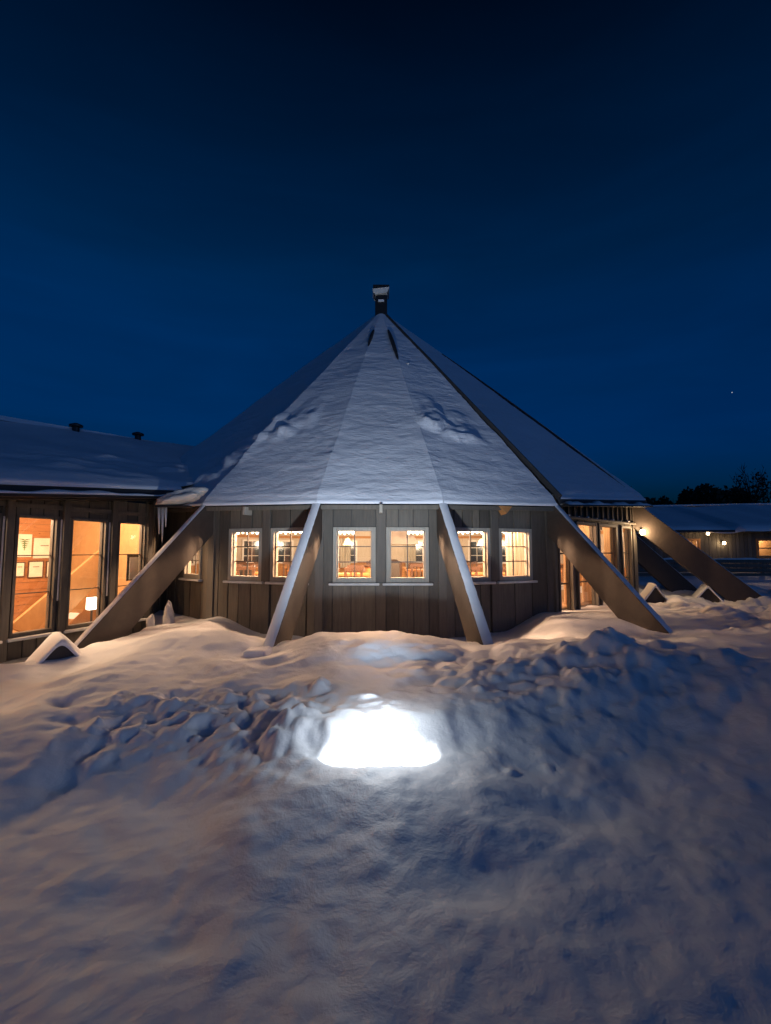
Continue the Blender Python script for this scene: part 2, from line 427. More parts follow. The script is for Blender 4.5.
def window(parent, fr, s0, s1, z0, z1, vm, hm, fmat='frame', ft=.075, sill=True, glass='glass', depth=.03, mw=.018, ledge=.0):
    m = MB(); o = depth
    m.fbox(fr, s0, s0 + ft, -.12, o, z0, z1).fbox(fr, s1 - ft, s1, -.12, o, z0, z1)
    m.fbox(fr, s0 + ft, s1 - ft, -.12, o - .004, z1 - ft, z1).fbox(fr, s0 + ft, s1 - ft, -.12, o - .004, z0, z0 + ft * 1.25)
    # inner stepped sash
    q = ft + .002; w = .022
    m.fbox(fr, s0 + q, s0 + q + w, -.11, -.03, z0 + ft * 1.25, z1 - ft).fbox(fr, s1 - q - w, s1 - q, -.11, -.03, z0 + ft * 1.25, z1 - ft)
    f = m.build('window', fmat, parent, bevel=.006)
    g = MB().fbox(fr, s0 + ft, s1 - ft, -.078, -.072, z0 + ft, z1 - ft); g.build('pane', glass, f)
    ia, ib, za, zb = s0 + ft, s1 - ft, z0 + ft * 1.25, z1 - ft
    for k in range(vm): c = ia + (ib - ia) * (k + 1) / (vm + 1); MB().fbox(fr, c - mw / 2, c + mw / 2, -.085, -.06, za, zb).build('glazing_bar', 'muntin', f)
    for k in range(hm): c = za + (zb - za) * (k + 1) / (hm + 1); MB().fbox(fr, ia, ib, -.087, -.058, c - mw / 2, c + mw / 2).build('glazing_bar', 'muntin', f)
    if sill:
        MB().fbox(fr, s0 - .07, s1 + .07, -.02, .10 + ledge, z0 - .05, z0 - .004).build('sill', 'sill', f, bevel=.012)
    return f

rnd = random.Random(3)
bays = []
for a, b in ((0, 1), (1, 2), (2, 3), (3, 4)):
    fr = Frame(W[a], W[b]); L = fr.L; c = L / 2
    if a == 0:  ops = [(L - 1.12, L - .32, -.62, .44)]
    else:
        c += {1: .16, 2: 0, 3: -.17}[a]; ops = [(c - .92, c - .10, -.62, .44), (c + .10, c + .92, -.62, .44)]
    bays.append((fr, ops))
wb, bk, inn = MB(), MB(), MB()
for fr, ops in bays: wall(fr, -2.2, .98, ops, wb, rnd, bk, inner=inn)
w_o = wb.build('wall', 'board', lodge, bevel=.004); bk.build('wall_backing', 'muntin', w_o)
inn.build('inner_wall', 'liner', lodge)
# posts
for i in (1, 2, 3, 4):
    fl = Frame(W[i - 1], W[i]); fr2 = Frame(W[i], W[i + 1])
    m = MB(); m.fbox(fl, fl.L - .15, fl.L + .02, -.1, .035, -2.2, .99); m.fbox(fr2, -.02, .15, -.1, .038, -2.2, .985)
    m.build('corner_post', 'post', lodge, bevel=.01)
for fr, ops in bays:
    c = (ops[0][1] + ops[-1][0]) / 2
    if len(ops) == 2: MB().fbox(fr, c - .095, c + .095, -.1, .045, -2.2, .97).build('post', 'post', lodge, bevel=.01)
    for o in ops: window(lodge, fr, *o, 1, 2)
    MB().fbox(fr, .1, fr.L - .1, -.16, -.02, -2.6, -1.95).build('foundation', 'concrete', lodge)
# entrance glazed wall
ef = Frame(W[4], W[5]); L = ef.L
eops = [(.05 * L, .205 * L, -1.50, .66), (.245 * L, .485 * L, -1.50, .66), (.51 * L, .755 * L, -1.50, .66), (.82 * L, .975 * L, -1.50, .66)]
wb, bk = MB(), MB()
wall(ef, -2.3, 1.24, eops, wb, rnd, bk)
ew = wb.build('entrance_wall', 'board', lodge, bevel=.004); bk.build('wall_backing', 'muntin', ew)
for s0, s1, z0, z1 in eops: window(lodge, ef, s0, s1, z0, z1, 0, 2, 'post', .07, True, depth=.05, mw=.03)
m = MB()
for k in range(15): c = .12 + k * (L - .2) / 14.3; m.fbox(ef, c - .025, c + .025, .0, .06, .76, 1.22)
m.build('battens', 'post', lodge, bevel=.005)
MB().fbox(ef, 0, L + .05, -.03, .11, .70, .755).build('ledge', 'post', lodge, bevel=.01)
m = MB()
for k in range(9):
    c = .15 + k * (L - .4) / 8.5; w = rnd.uniform(.03, .12); MB().fbox(ef, c, c + w, .02, .1, .757, .757 + rnd.uniform(.015, .04)).build('ledge_snow', 'snow', lodge, bevel=.012)
MB().fbox(ef, L - .02, L + .22, -.2, .06, -2.3, 1.38).build('corner_post', 'post', lodge, bevel=.01)
MB().fbox(ef, -.01, .10, .0, .09, -2.3, 1.2).build('corner_post', 'post', lodge, bevel=.01)
# side and back walls (pale inside)
m = MB(); m2 = MB(); m3 = MB(); bwf = []
for a, b in ((5, 6), (6, 7), (7, 8), (8, 9), (9, 0)):
    fr = Frame(W[a], W[b]); bwf.append(fr)
    m.fbox(fr, 0, fr.L, -.05, .0, -2.3, 1.36); m2.fbox(fr, 0, fr.L, -.12, -.053, -1.3, 1.2); m3.fbox(fr, 0, fr.L, -.145, -.121, -1.3, -.50); m3.fbox(fr, 0, fr.L, -.15, -.121, .50, .60)
m.build('back_wall', 'board', lodge); q = m2.build('inner_back_wall', 'liner', lodge); m3.build('wainscot', 'orangewood', q)
# inward-facing windows of the back walls
for fr in bwf[0:5]:
    k = max(2, int(fr.L / 1.35))
    for j in range(k):
        c = fr.L * (j + .5) / k
        f = MB(); a, b, z0, z1 = c - .42, c + .42, -.55, .42
        f.fbox(fr, a, a + .07, -.17, -.122, z0, z1).fbox(fr, b - .07, b, -.17, -.122, z0, z1).fbox(fr, a + .07, b - .07, -.168, -.122, z1 - .07, z1).fbox(fr, a + .07, b - .07, -.168, -.122, z0, z0 + .07)
        f.fbox(fr, c - .012, c + .012, -.160, -.135, z0 + .07, z1 - .07)
        for q in (1, 2): f.fbox(fr, a + .07, b - .07, -.162, -.137, z0 + (z1 - z0) * q / 3 - .012, z0 + (z1 - z0) * q / 3 + .012)
        fo = f.build('window', 'white', lodge)
        MB().fbox(fr, a + .06, b - .06, -.132, -.125, z0 + .06, z1 - .06).build('pane', 'darkglass', fo)
# floor, ceiling inside
pts = [W[i] for i in range(10)]
def ngon(z, off, up):
    m = MB(); c = Vector((0, 15.3)); v = [(c.x + (p[0] - c.x) * off, c.y + (p[1] - c.y) * off, z) for p in pts]
    v2 = [(a, b, z - .05) for a, b, _ in v]; n = len(v)
    m.add(v + v2, [tuple(range(n)), tuple(range(2 * n - 1, n - 1, -1))] + [(i, n + i, n + (i + 1) % n, (i + 1) % n) for i in range(n)]); return m
ngon(-1.3, .975, 1).build('inner_floor', 'floor_in', lodge)
ngon(.93, .955, 1).build('inner_ceiling', 'ceil_in', lodge)

# roof
TE = {0: .74, 1: .755, 2: .759, 3: .759, 4: .755, 5: .74, 6: .74, 7: .74, 8: .74, 9: .74, 10: .74, 11: .74, 12: .74}
facets = [(0, 1), (1, 2), (2, 3), (3, 4), (4, 5), (5, 6), (6, 7), (7, 8), (8, 9), (9, 10), (10, 11), (11, 12), (12, 0)]
E4b = Vector((3.77, 9.93, 1.08)); E5b = Vector((7.30, 12.98, 1.38))
def edge_pts(a, b):
    if (a, b) == (4, 5): return E4b, E5b
    return raft(a, TE[a]), raft(b, TE[b])
deck = MB()
snow_v = 0
def lump(u, v, cu, cv, su, sv): return math.exp(-((u - cu) / su) ** 2 - ((v - cv) / sv) ** 2)
for (a, b) in facets:
    ea, eb = edge_pts(a, b)
    ta = APEX + Vector((0, 0, -.02))
    nrm = (eb - ta).cross(ea - ta).normalized()
    if nrm.z < 0: nrm = -nrm
    k = nrm * (-.05 if (a, b) != (4, 5) else -.025)
    for (p, q) in ((ea, eb),):
        deck.add([ta, p, q, ta + k * 2, p + k * 1.6, q + k * 1.6], [(0, 1, 2), (3, 5, 4), (1, 4, 5, 2), (0, 3, 4, 1), (2, 5, 3, 0)])
    # snow sheet
    front = (a in (0, 1, 2, 3, 4, 5))
    NU, NV = (56, 150) if front else (10, 30)
    uu, vv = np.meshgrid(np.linspace(0, 1, NU + 1), np.linspace(.02, 1, NV + 1))
    A = np.array(ta); P = np.array(ea)[None, None, :] * (1 - uu)[..., None] + np.array(eb)[None, None, :] * uu[..., None]
    S = A + (P - A) * vv[..., None]
    # arc coordinate continuous round the cone
    fi = facets.index((a, b)); arc = (fi + uu) * 2.7
    down = vv * 9.2
    wdt = (np.linalg.norm(np.array(eb) - np.array(ea))) * vv
    th = .085 + .035 * fbm(S[..., 0], down, .55, 4) + .018 * fbm(S[..., 0] * .8, down * 2.2, 1.3, 4, .6) + .010 * fbm(S[..., 0] * 1.1, down * 4.0, 2.6, 3, .6)
    sag = 4 * uu * (1 - uu)
    th = th - .05 * sag * sstep(0, .3, vv) * .4
    # slabs that have slipped and buckled (lit from below)
    ww = fi + uu; wx = ww * 2.3
    def buckle(cw, cv, sw, sv, amp, seed):
        wob_ = .035 * fbm(wx + seed, down * .15 + seed, .9, 3) + .014 * fbm(wx + seed, down * .5, 4.0, 3)
        e = cv + wob_ + .05 * (ww - cw)
        d_ = e - vv; w_ = np.exp(-((ww - cw) / sw) ** 4)
        msk = np.clip(.85 + 1.3 * fbm(wx * 1.1 + seed, down * 1.6, 1.0, 3), .25, 1.3)
        return w_ * amp * msk * sstep(0, .012, d_) * np.exp(-np.clip(d_, 0, None) / (sv * 1.2))
    if a in (0, 1, 2, 3):
        for bk_ in ((3.20, .755, .17, .05, .20, 3.1), (3.47, .80, .22, .05, .17, 8.0), (3.62, .765, .13, .04, .10, 1.0), (3.30, .70, .10, .03, .06, 4.0),
                    (1.42, .735, .17, .05, .19, 5.2), (1.30, .765, .13, .04, .14, 2.2), (1.08, .80, .20, .05, .20, 1.2), (.93, .86, .13, .05, .22, 2.2), (.82, .93, .10, .05, .22, 4.2), (1.0, .72, .10, .03, .10, 6.5)):
            th += buckle(*bk_)
    th += (.05 * fbm(S[..., 0] * 1.0, down, 1.1, 4, .6)) * sstep(.55, .75, vv) * (1 - sstep(.86, .97, vv)) * (.5 if a == 2 else .9)
    if a == 4: th = .06 + (th - .085) * .5
    # thin near the very top, rounded at the eave
    th = th * (.35 + .65 * sstep(.05, .35, vv)) + .03
    rim = sstep(.988, 1.0, vv)
    if (a, b) == (4, 5): pass
    nn = np.array(nrm)
    th = np.clip(th, .012, None) * (1 - .45 * rim)
    T = S + th[..., None] * np.array([0, 0, 1.15])[None, None, :]
    T = T + (rim * 0)[..., None]
    nr = NU + 1
    mb = MB()
    vs = [tuple(v) for v in T.reshape(-1, 3)]
    base = len(vs)
    # overhanging rounded lip and underside strip
    dn = (np.array(eb) * .5 + np.array(ea) * .5 - A); dn[2] = 0; dn = dn / np.linalg.norm(dn)
    lastS = S[-1]; lth = th[-1]
    lip = lastS + dn * .045 + np.array([0, 0, 1.0]) * (lth * .45)[:, None]
    low = lastS + dn * .02 + np.array([0, 0, -.015])
    vs += [tuple(v) for v in lip] + [tuple(v) for v in low]
    fs = []
    for j in range(NV):
        for i in range(NU):
            q = j * nr + i; fs.append((q, q + nr, q + nr + 1, q + 1))
    q0 = NV * nr
    for i in range(NU):
        fs.append((q0 + i, base + i, base + i + 1, q0 + i + 1)); fs.append((base + i, base + nr + i, base + nr + i + 1, base + i + 1))
    mb.add(vs, fs); mb.build('roof_snow', 'roof_snow', lodge, smooth=True)
rf = deck.build('roof', 'roofing', lodge)
# soffit fascia under the front eaves
m = MB()
for a, b in ((0, 1), (1, 2), (2, 3), (3, 4)):
    ea, eb = edge_pts(a, b); fr = Frame(ea, eb)
    z0, z1 = ea.z, eb.z
    for (n0, n1, d0, d1) in ((-.42, .01, -.075, -.045), (-.03, .012, -.12, -.04)):
        s0, s1 = .0, fr.L
        m.hexa([fr.p(s0, n1, z0 + d0), fr.p(s1, n1, z1 + d0), fr.p(s1, n0, z1 + d0), fr.p(s0, n0, z0 + d0), fr.p(s0, n1, z0 + d1), fr.p(s1, n1, z1 + d1), fr.p(s1, n0, z1 + d1), fr.p(s0, n0, z0 + d1)])
m.build('eave_board', 'board', lodge)
m = MB(); fr = Frame(E4b, E5b)
m.hexa([fr.p(0, .03, .97), fr.p(fr.L + .1, .03, 1.25), fr.p(fr.L + .1, -.03, 1.25), fr.p(0, -.03, .97), fr.p(0, .03, 1.075), fr.p(fr.L + .1, .03, 1.375), fr.p(fr.L + .1, -.03, 1.375), fr.p(0, -.03, 1.075)]); m.build('eave_board', 'roofing', lodge)
# metal gutter with snow on it under the entrance roof
gz = lambda s: .91 + .27 * s / fr.L
m = MB(); m.hexa([fr.p(0, .22, gz(0)), fr.p(fr.L, .22, gz(fr.L)), fr.p(fr.L, .03, gz(fr.L)), fr.p(0, .03, gz(0)), fr.p(0, .22, gz(0) + .035), fr.p(fr.L, .22, gz(fr.L) + .035), fr.p(fr.L, .03, gz(fr.L) + .035), fr.p(0, .03, gz(0) + .035)]); m.build('gutter', 'metal', lodge)
m = MB()
n = 40; vs = []; fs = []
for i in range(n + 1):
    s = i / n * fr.L * .98; h = .05 + .03 * math.sin(s * 5) + .02 * math.sin(s * 13) if s > .2 else .03
    for nn_, zz in ((.03, 1.236), (.03, 1.24 + h), (.13, 1.245 + h * .9), (.21, 1.24 + h * .3), (.22, 1.236)): vs.append(fr.p(s, nn_, zz - 1.2 + gz(s)))
for i in range(n):
    for k in range(4): q = i * 5 + k; fs.append((q, q + 5, q + 6, q + 1))
m.add(vs, fs).build('gutter_snow', 'snow', lodge, smooth=True)
# ridge battens where the wind has bared the rafters
def batten(i, t0, t1, w, h, jit=0):
    a, b = raft(i, t0), raft(i, t1)
    if i == 5: a, b = APEX.lerp(E4b.lerp(E5b, .91), t0 / .735), APEX.lerp(E4b.lerp(E5b, .91), t1 / .735)
    if i == 4 : a, b = APEX.lerp(E4b, t0 / .735), APEX.lerp(E4b, t1 / .735)
    d = (b - a).normalized(); side = d.cross(Vector((0, 0, 1))).normalized(); up = side.cross(d)
    if up.z < 0: up = -up
    m = MB()
    K = 14
    vs = []
    for k in range(K + 1):
        p = a.lerp(b, k / K); tap = math.sin(math.pi * min(1, max(0, .04 + .92 * k / K))) ** .5
        ww = w * (tap if jit else 1); hh = .05 + h * (tap if jit else 1)
        vs += [p - side * ww, p + side * ww, p + side * ww + up * hh, p - side * ww + up * hh]
    fs = []
    for k in range(K):
        q = 4 * k; fs += [(q + 1, q + 5, q + 6, q + 2), (q + 2, q + 6, q + 7, q + 3), (q + 3, q + 7, q + 4, q), (q, q + 4, q + 5, q + 1)]
    fs += [(0, 1, 2, 3), (4 * K + 3, 4 * K + 2, 4 * K + 1, 4 * K)]
    m.add(vs, fs).build('ridge_batten', 'roofing', lodge)
batten(2, .13, .225, .035, .09, 1); batten(3, .13, .30, .045, .10, 1)
batten(4, .03, .735, .018, .05); batten(4, .10, .42, .032, .05, 1); batten(5, .20, .70, .03, .07, 1)

# sloping outer beams
def beam(i, t0, t1, parent, strip=True, hv=.80, th=.08):
    a, b = raft(i, t0), raft(i, t1)
    d = Vector((foot(i).x - CX, foot(i).y - CY, 0)).normalized(); side = Vector((-d.y, d.x, 0))
    up = Vector((0, 0, 1)); w = th
    m = MB()
    m.hexa([a - side * w - up * hv, b - side * w - up * hv, b + side * w - up * hv, a + side * w - up * hv,
            a - side * w, b - side * w, b + side * w, a + side * w])
    o = m.build('buttress_beam', 'beam', parent, bevel=.012)
    if strip:
        m = MB(); K = 60; rr = random.Random(i); vs = []; fs = []
        a2, b2 = raft(i, t0 + .012), raft(i, t1)
        for k in range(K + 1):
            p = a2.lerp(b2, k / K); hh = .022 + .005 * math.sin(k * .5 + i) + rr.uniform(0, .004); ww = w * rr.uniform(.93, 1.0)
            vs += [p - side * ww + up * .002, p - side * ww * .7 + up * hh, p + side * ww * .7 + up * hh, p + side * ww + up * .002]
        for k in range(K):
            for q in range(3): z = 4 * k + q; fs.append((z, z + 4, z + 5, z + 1))
        fs += [(0, 1, 2, 3), (4 * K + 3, 4 * K + 2, 4 * K + 1, 4 * K)]
        m.add(vs, fs).build('snow_strip', 'snow', o, smooth=True)
    return o
for i, t1 in ((1, 1.04), (2, 1.02), (3, 1.02), (4, 1.06), (5, 1.06), (6, 1.05)):
    beam(i, .715 if i in (1, 2, 3, 4) else .70, t1, lodge, th=.085)
# small brackets under the eave
def bracket(px_s, fr, mat, tri=False):
    m = MB()
    if tri:
        m.add([fr.p(px_s - .15, .02, .88), fr.p(px_s + .15, .02, .88), fr.p(px_s, .02, .70), fr.p(px_s - .15, .2, .88), fr.p(px_s + .15, .2, .88), fr.p(px_s, .2, .72)],
              [(0, 1, 2), (3, 5, 4), (0, 3, 4, 1), (1, 4, 5, 2), (2, 5, 3, 0)])
    else: m.fbox(fr, px_s - .03, px_s + .03, .05, .28, .70, .86)
    m.build('rafter_end', mat, lodge, bevel=.006)
bracket(bays[2][0].L / 2, bays[2][0], 'frame'); bracket(bays[3][0].L * .5, bays[3][0], 'orangewood', True); bracket(bays[1][0].L * .42, bays[1][0], 'frame')
# smoke hood
m = MB().box(-.20, .20, 15.12, 15.5, 7.6, 8.45); hood = m.build('smoke_hood', 'metal', lodge, bevel=.01)
MB().box(-.27, .27, 15.03, 15.6, 8.68, 8.78).build('cap', 'metal', hood, bevel=.01)
m = MB(); m.hexa([(-.24, 15.06, 8.46), (.2, 15.06, 8.52), (.2, 15.5, 8.52), (-.24, 15.5, 8.46), (-.29, 15.0, 8.62), (.27, 15.0, 8.69), (.27, 15.55, 8.69), (-.29, 15.55, 8.62)])
m.build('hood_skirt', 'sill', hood, bevel=.01)
MB().box(-.10, .10, 15.07, 15.119, 8.22, 8.29).build('snow_patch', 'snow', hood, bevel=.01)
for sx in (-.25, .21): MB().box(sx, sx + .04, 15.05, 15.09, 8.3, 8.7).build('strut', 'metal', hood)
# little ledge speck on roof: lightning of a fixing cap
MB().lathe(tuple(APEX.lerp(raft(3, .75).lerp(raft(4, .75), .25), .42) + Vector((0, -.02, .10))), [(.03, 0), (.035, .03), (.01, .05)], 8).build('roof_cap', 'white', lodge)

# curtains in lodge windows / entrance
def curtain(fr, s0, s1, n, z0, z1, mat, label, group, waves=7, amp=.035):
    K = 48; m = MB(); vs = []; fs = []
    for i in range(K + 1):
        t = i / K; s = s0 + (s1 - s0) * t
        for z, q in ((z1, .6), ((z0 + z1) / 2, 1.0), (z0, 1.25)):
            vs.append(fr.p(s, n + amp * q * math.sin(t * waves * 6.283 + (z1 - z) * .6), z))
    for i in range(K):
        for k in range(2): q = 3 * i + k; fs.append((q, q + 1, q + 4, q + 3))
    o = m.add(vs, fs).build('curtain', mat, None, smooth=True)
    return tag(o, label, 'curtain', group)
cg = 'curtains behind the glazed entrance wall'
for k, (s0, s1, z0, z1) in enumerate(eops):
    lab = ['peach curtain in the glazed wall beside the front corner, narrowest pane', 'peach curtain in the wide second pane of the glazed entrance wall',
           'peach curtain in the wide third pane of the glazed entrance wall', 'peach curtain in the end pane nearest the wall lamp'][k]
    curtain(ef, s0 + (.0 if k != 1 else .25) + .02, s1 - .02 - (.2 if k in (2,) else 0), -.45, -1.52, .72, 'curtain', lab, cg, 5)
curtain(bays[3][0], 1.68, 2.15, -.42, -.9, .55, 'wcurtain', 'white curtain at the right side of the window nearest the front right corner', None, 5)
bc = bwf[2]
for k, c in enumerate((.55, 2.1, 3.4, 4.9, 6.3)):
    curtain(bc, c, c + .45, -.30, -.75, .5, 'wcurtain', 'pale curtain on the far inner wall of the tent lodge', 'curtains on the far inner wall', 4)

# ------------------------------------------------------------------ things inside the lodge
def strip_light(x, y, w, ang, label):
    o = empty('strip_lamp', (x, y, .50), label, 'ceiling lamp', 'strip lamps under the lodge ceiling')
    MB().box(x - w / 2, x + w / 2, y - .07, y + .07, .50, .545).build('housing', 'white', o)
    m = MB(); K = max(3, int(w / .11))
    m.box(x - w / 2 + .01, x + w / 2 - .01, y - .06, y + .06, .455, .498)
    for k in range(K):
        c = x - w / 2 + w * (k + .5) / K; m.tube((c, y, .456), (c, y, .40 + .02 * (k % 2)), .035, .015, 8)
    m.build('diffuser', 'strip', o)
    MB().tube((x - w / 3, y, .545), (x - w / 3, y, .88), .008).tube((x + w / 3, y, .545), (x + w / 3, y, .88), .008).build('hanger', 'metal', o)
    o.rotation_euler.z = ang
    return o
for x, y, w, lab in ((-3.55, 12.2, .85, 'glowing strip lamp seen in the left windows, nearest the left corner'), (-2.35, 12.0, .75, 'glowing strip lamp seen between the left windows and the left front beam'),
                (-.95, 12.4, .55, 'glowing strip lamp seen in the left middle window'), (.95, 12.4, .55, 'glowing strip lamp seen in the right middle window'),
                (2.2, 12.0, .85, 'glowing strip lamp seen beside the right front beam'), (3.35, 12.3, .6, 'glowing strip lamp seen in the window nearest the right corner')):
    strip_light(x, y, w, 0, lab)
def pendant():
    o = empty('pendant_lamp', (0, 0, 0), 'small cone-shaped pendant lamp hanging inside the tent lodge', 'pendant lamp', 'pendant lamps inside the tent lodge')
    MB().lathe((0, 0, 0), [(.14, -.12), (.06, .06), (.02, .09)], 14).build('lamp_shade', 'shade', o, smooth=True)
    MB().tube((0, 0, .09), (0, 0, .62), .008).build('cord', 'black', o)
    return o
pd = pendant()
for k, (x, y) in enumerate(((-.95, 13.6), (1.35, 13.8), (-3.2, 14.5), (3.1, 14.6), (-.2, 17.2), (-2.4, 17.6), (2.3, 17.8), (4.2, 16.4))):
    o = pd if k == 0 else copy_tree(pd); o.location = (x, y, .26)
def chair():
    o = empty('dining_chair', (0, 0, 0), 'dark wooden dining chair at a table inside the tent lodge', 'chair', 'chairs inside the tent lodge')
    MB().box(-.21, .21, -.21, .21, .43, .47).build('seat', 'darkwood', o)
    m = MB()
    for k in range(4): x = -.165 + .11 * k; m.box(x - .015, x + .015, .185, .205, .5, .84)
    m.box(-.21, .21, .18, .215, .84, .92); m.build('backrest', 'darkwood', o)
    for x in (-.19, .19):
        MB().tube((x, .19, 0), (x, .2, .9), .018).build('leg', 'darkwood', o)
        MB().tube((x, -.19, 0), (x, -.19, .44), .018).build('leg', 'darkwood', o)
    return o
def table():
    o = empty('dining_table', (0, 0, 0), 'orange wooden dining table inside the tent lodge', 'table', 'dining tables inside the tent lodge')
    MB().box(-.7, .7, -.4, .4, .71, .75).build('table_top', 'orangewood', o)
    for x in (-.62, .62):
        for y in (-.33, .33): MB().box(x - .03, x + .03, y - .03, y + .03, 0, .71).build('leg', 'orangewood', o)
    return o
ch, tb = chair(), table(); first_c = first_t = True
for k, (x, y) in enumerate(((-3.5, 11.9), (-.98, 11.35), (2.35, 11.6), (-1.9, 13.6), (1.4, 13.6), (4.3, 12.8), (-2.6, 16.0), (.1, 15.6), (2.6, 16.2), (.1, 18.6), (-4.3, 15.0))):
    t = tb if k == 0 else copy_tree(tb); t.location = (x, y, -1.3)
    for q, (dx, dy, a) in enumerate(((-.35, -.55, 180), (.35, -.55, 180), (-.35, .55, 0), (.35, .55, 0))):
        c = ch if (k == 0 and q == 0) else copy_tree(ch)
        c.location = (x + dx, y + dy, -1.3); c.rotation_euler.z = R(a + rnd.uniform(-12, 12))
# round-fronted bar counter and a dark cabinet
o = empty('bar_counter', (-.12, 12.4, -1.3), 'orange barrel-shaped wooden counter seen through the left middle window', 'counter')
MB().lathe((-.12, 12.4, -1.3), [(.30, 0), (.36, .3), (.36, .6), (.31, .88)], 20).build('body', 'orangewood', o, smooth=True)
MB().lathe((-.12, 12.4, -.42), [(.36, 0), (.36, .035)], 20).build('top', 'darkwood', o)
o = MB().box(.10, .46, 11.6, 11.9, -1.6, -.30).box(.08, .48, 11.58, 11.92, -.30, -.28).build('speaker_cabinet', 'black', None, bevel=.01)
tag(o, 'black cabinet standing at the left side of the right middle window', 'cabinet')
o = MB().box(-3.35, -3.05, 11.3, 11.6, -1.6, -.38).build('dark_cabinet', 'black', None, bevel=.01)
tag(o, 'small dark cabinet low in the second lit window left of the front beam', 'cabinet')
o = empty('serving_trolley', (1.1, 12.1, -1.6), 'dark low trolley seen at the bottom of the right middle window', 'trolley')
MB().box(.75, 1.35, 11.9, 12.3, -.84, -.79).box(.75, 1.35, 11.9, 12.3, -1.3, -1.26).build('shelf', 'black', o)
for x in (.78, 1.32):
    for y in (11.93, 12.27): MB().tube((x, y, -1.6), (x, y, -.79), .015).build('leg', 'metal', o)
o = MB().lathe((1.42, 11.9, -.79 + .0), [(.055, 0), (.06, .15), (.03, .22), (.028, .30)], 12).box(1.36, 1.48, 11.84, 11.96, -1.6, -.79).build('white_pitcher', 'white', None, smooth=False)
tag(o, 'white pitcher on a pale stand at the right edge of the right middle window', 'pitcher')

o = empty('extractor_hood', (.35, 13.2, .3), 'grey sloping extractor hood above the counter between the two middle windows', 'extractor hood')
m = MB().hexa([(-.25, 12.8, .16), (1.05, 12.8, .16), (1.05, 13.6, .16), (-.25, 13.6, .16), (0, 13.0, .52), (.8, 13.0, .52), (.8, 13.4, .52), (0, 13.4, .52)]); m.build('hood_body', 'hoodgrey', o)
MB().box(.25, .55, 13.05, 13.35, .52, .88).build('duct', 'hoodgrey', o)
# lights inside lodge; the ones above the windows are added, with no lamp there
def point(name, loc, power, col, rad=.12):
    l = bpy.data.lights.new(name, 'POINT'); l.energy = power; l.color = col; l.shadow_soft_size = rad
    o = bpy.data.objects.new(name, l); COL.objects.link(o); o.location = loc; return o
WARM = (1.0, .64, .39); WARM2 = (1.0, .58, .35)
for fr, ops in bays:
    for o in ops:
        c = (o[0] + o[1]) / 2; point('window_spill_light', fr.p(c, -.95, .74), 420 if len(ops) == 2 else 260, WARM2, .10)  # unseen lights added over the window heads to spill warmth onto the snow
for x, y, p in ((-2.0, 14.5, 150), (2.0, 14.5, 150), (-1.5, 18, 130), (1.8, 18, 130)):
    point('lodge_lamp_light', (x, y, .28), p * 1.25, (1.0, .78, .56), .15)
for c in (.15, .37, .63, .88): point('entrance_lamp_light', ef.p(c * ef.L, -1.1, .80), 80, WARM, .12)

# ------------------------------------------------------------------ left wing
wing = empty('lodge_wing', (-7, 7, -2.1), 'low dark timber wing with three tall lit windows at the left', 'building')
WF0 = WF.p(-7.0, 0, 0); WG = Frame((WF0.x, WF0.y), (WF.p(2.64, 0, 0).x, WF.p(2.64, 0, 0).y))   # s' = s + 7
wops = []
for s0, s1 in ((-6.7, -6.1), (-5.75, -5.15), (-4.8, -4.2), (-3.85, -3.25), (-2.9, -2.3), (-1.95, -1.32), (-.92, -.22), (-.01, .70), (.90, 1.64), (1.86, 2.54)):
    wops.append((s0 + 7, s1 + 7, -1.44, .60))
wb, bk, inn = MB(), MB(), MB()
wall(WG, -1.80, 1.00, wops, wb, rnd, bk, inner=inn)
ww = wb.build('wall', 'wing_board', wing, bevel=.004); bk.build('wall_backing', 'muntin', ww); inn.build('inner_wall', 'liner', wing)
for o in wops: window(wing, WG, *o, 0, 2, 'wing_board', .05, True, depth=.03, mw=.016, ledge=.03)
# window-side snow/ice strips and posts
for k, (s0, s1, z0, z1) in enumerate(wops):
    nx_ = wops[k + 1][0] if k + 1 < len(wops) else WG.L
    c = (s1 + nx_) / 2
    MB().fbox(WG, c - .06, c + .06, .0, .09, -1.8, .99).build('post', 'wing_board', wing, bevel=.01)
    if s0 > 4:
        m = MB(); m.fbox(WG, s1 + .01, s1 + .035, .032, .05, -.9, .55); m.build('cable', 'ice', wing, bevel=.006)
MB().fbox(WG, 0, WG.L, -.12, .10, -2.4, -1.80).build('foundation', 'concrete', wing, bevel=.01)
MB().fbox(WG, 0, WG.L, .0, .03, .72, .80).build('rail', 'wing_board', wing)
rt = Frame((WG.p(WG.L, 0, 0).x, WG.p(WG.L, 0, 0).y), (-5.35, 11.7))
m = MB(); m.fbox(rt, 0, rt.L, -.05, 0, -2.3, 1.35)
for k in range(5): c = rt.L * (k + .5) / 5; m.fbox(rt, c - .1, c + .1, .002, .02, -2.3, 1.33)
m.build('return_wall', 'wing_board', wing)
MB().fbox(WG, WG.L - .12, WG.L + .02, -.05, .05, -2.3, 1.30).build('corner_post', 'wing_board', wing, bevel=.01)
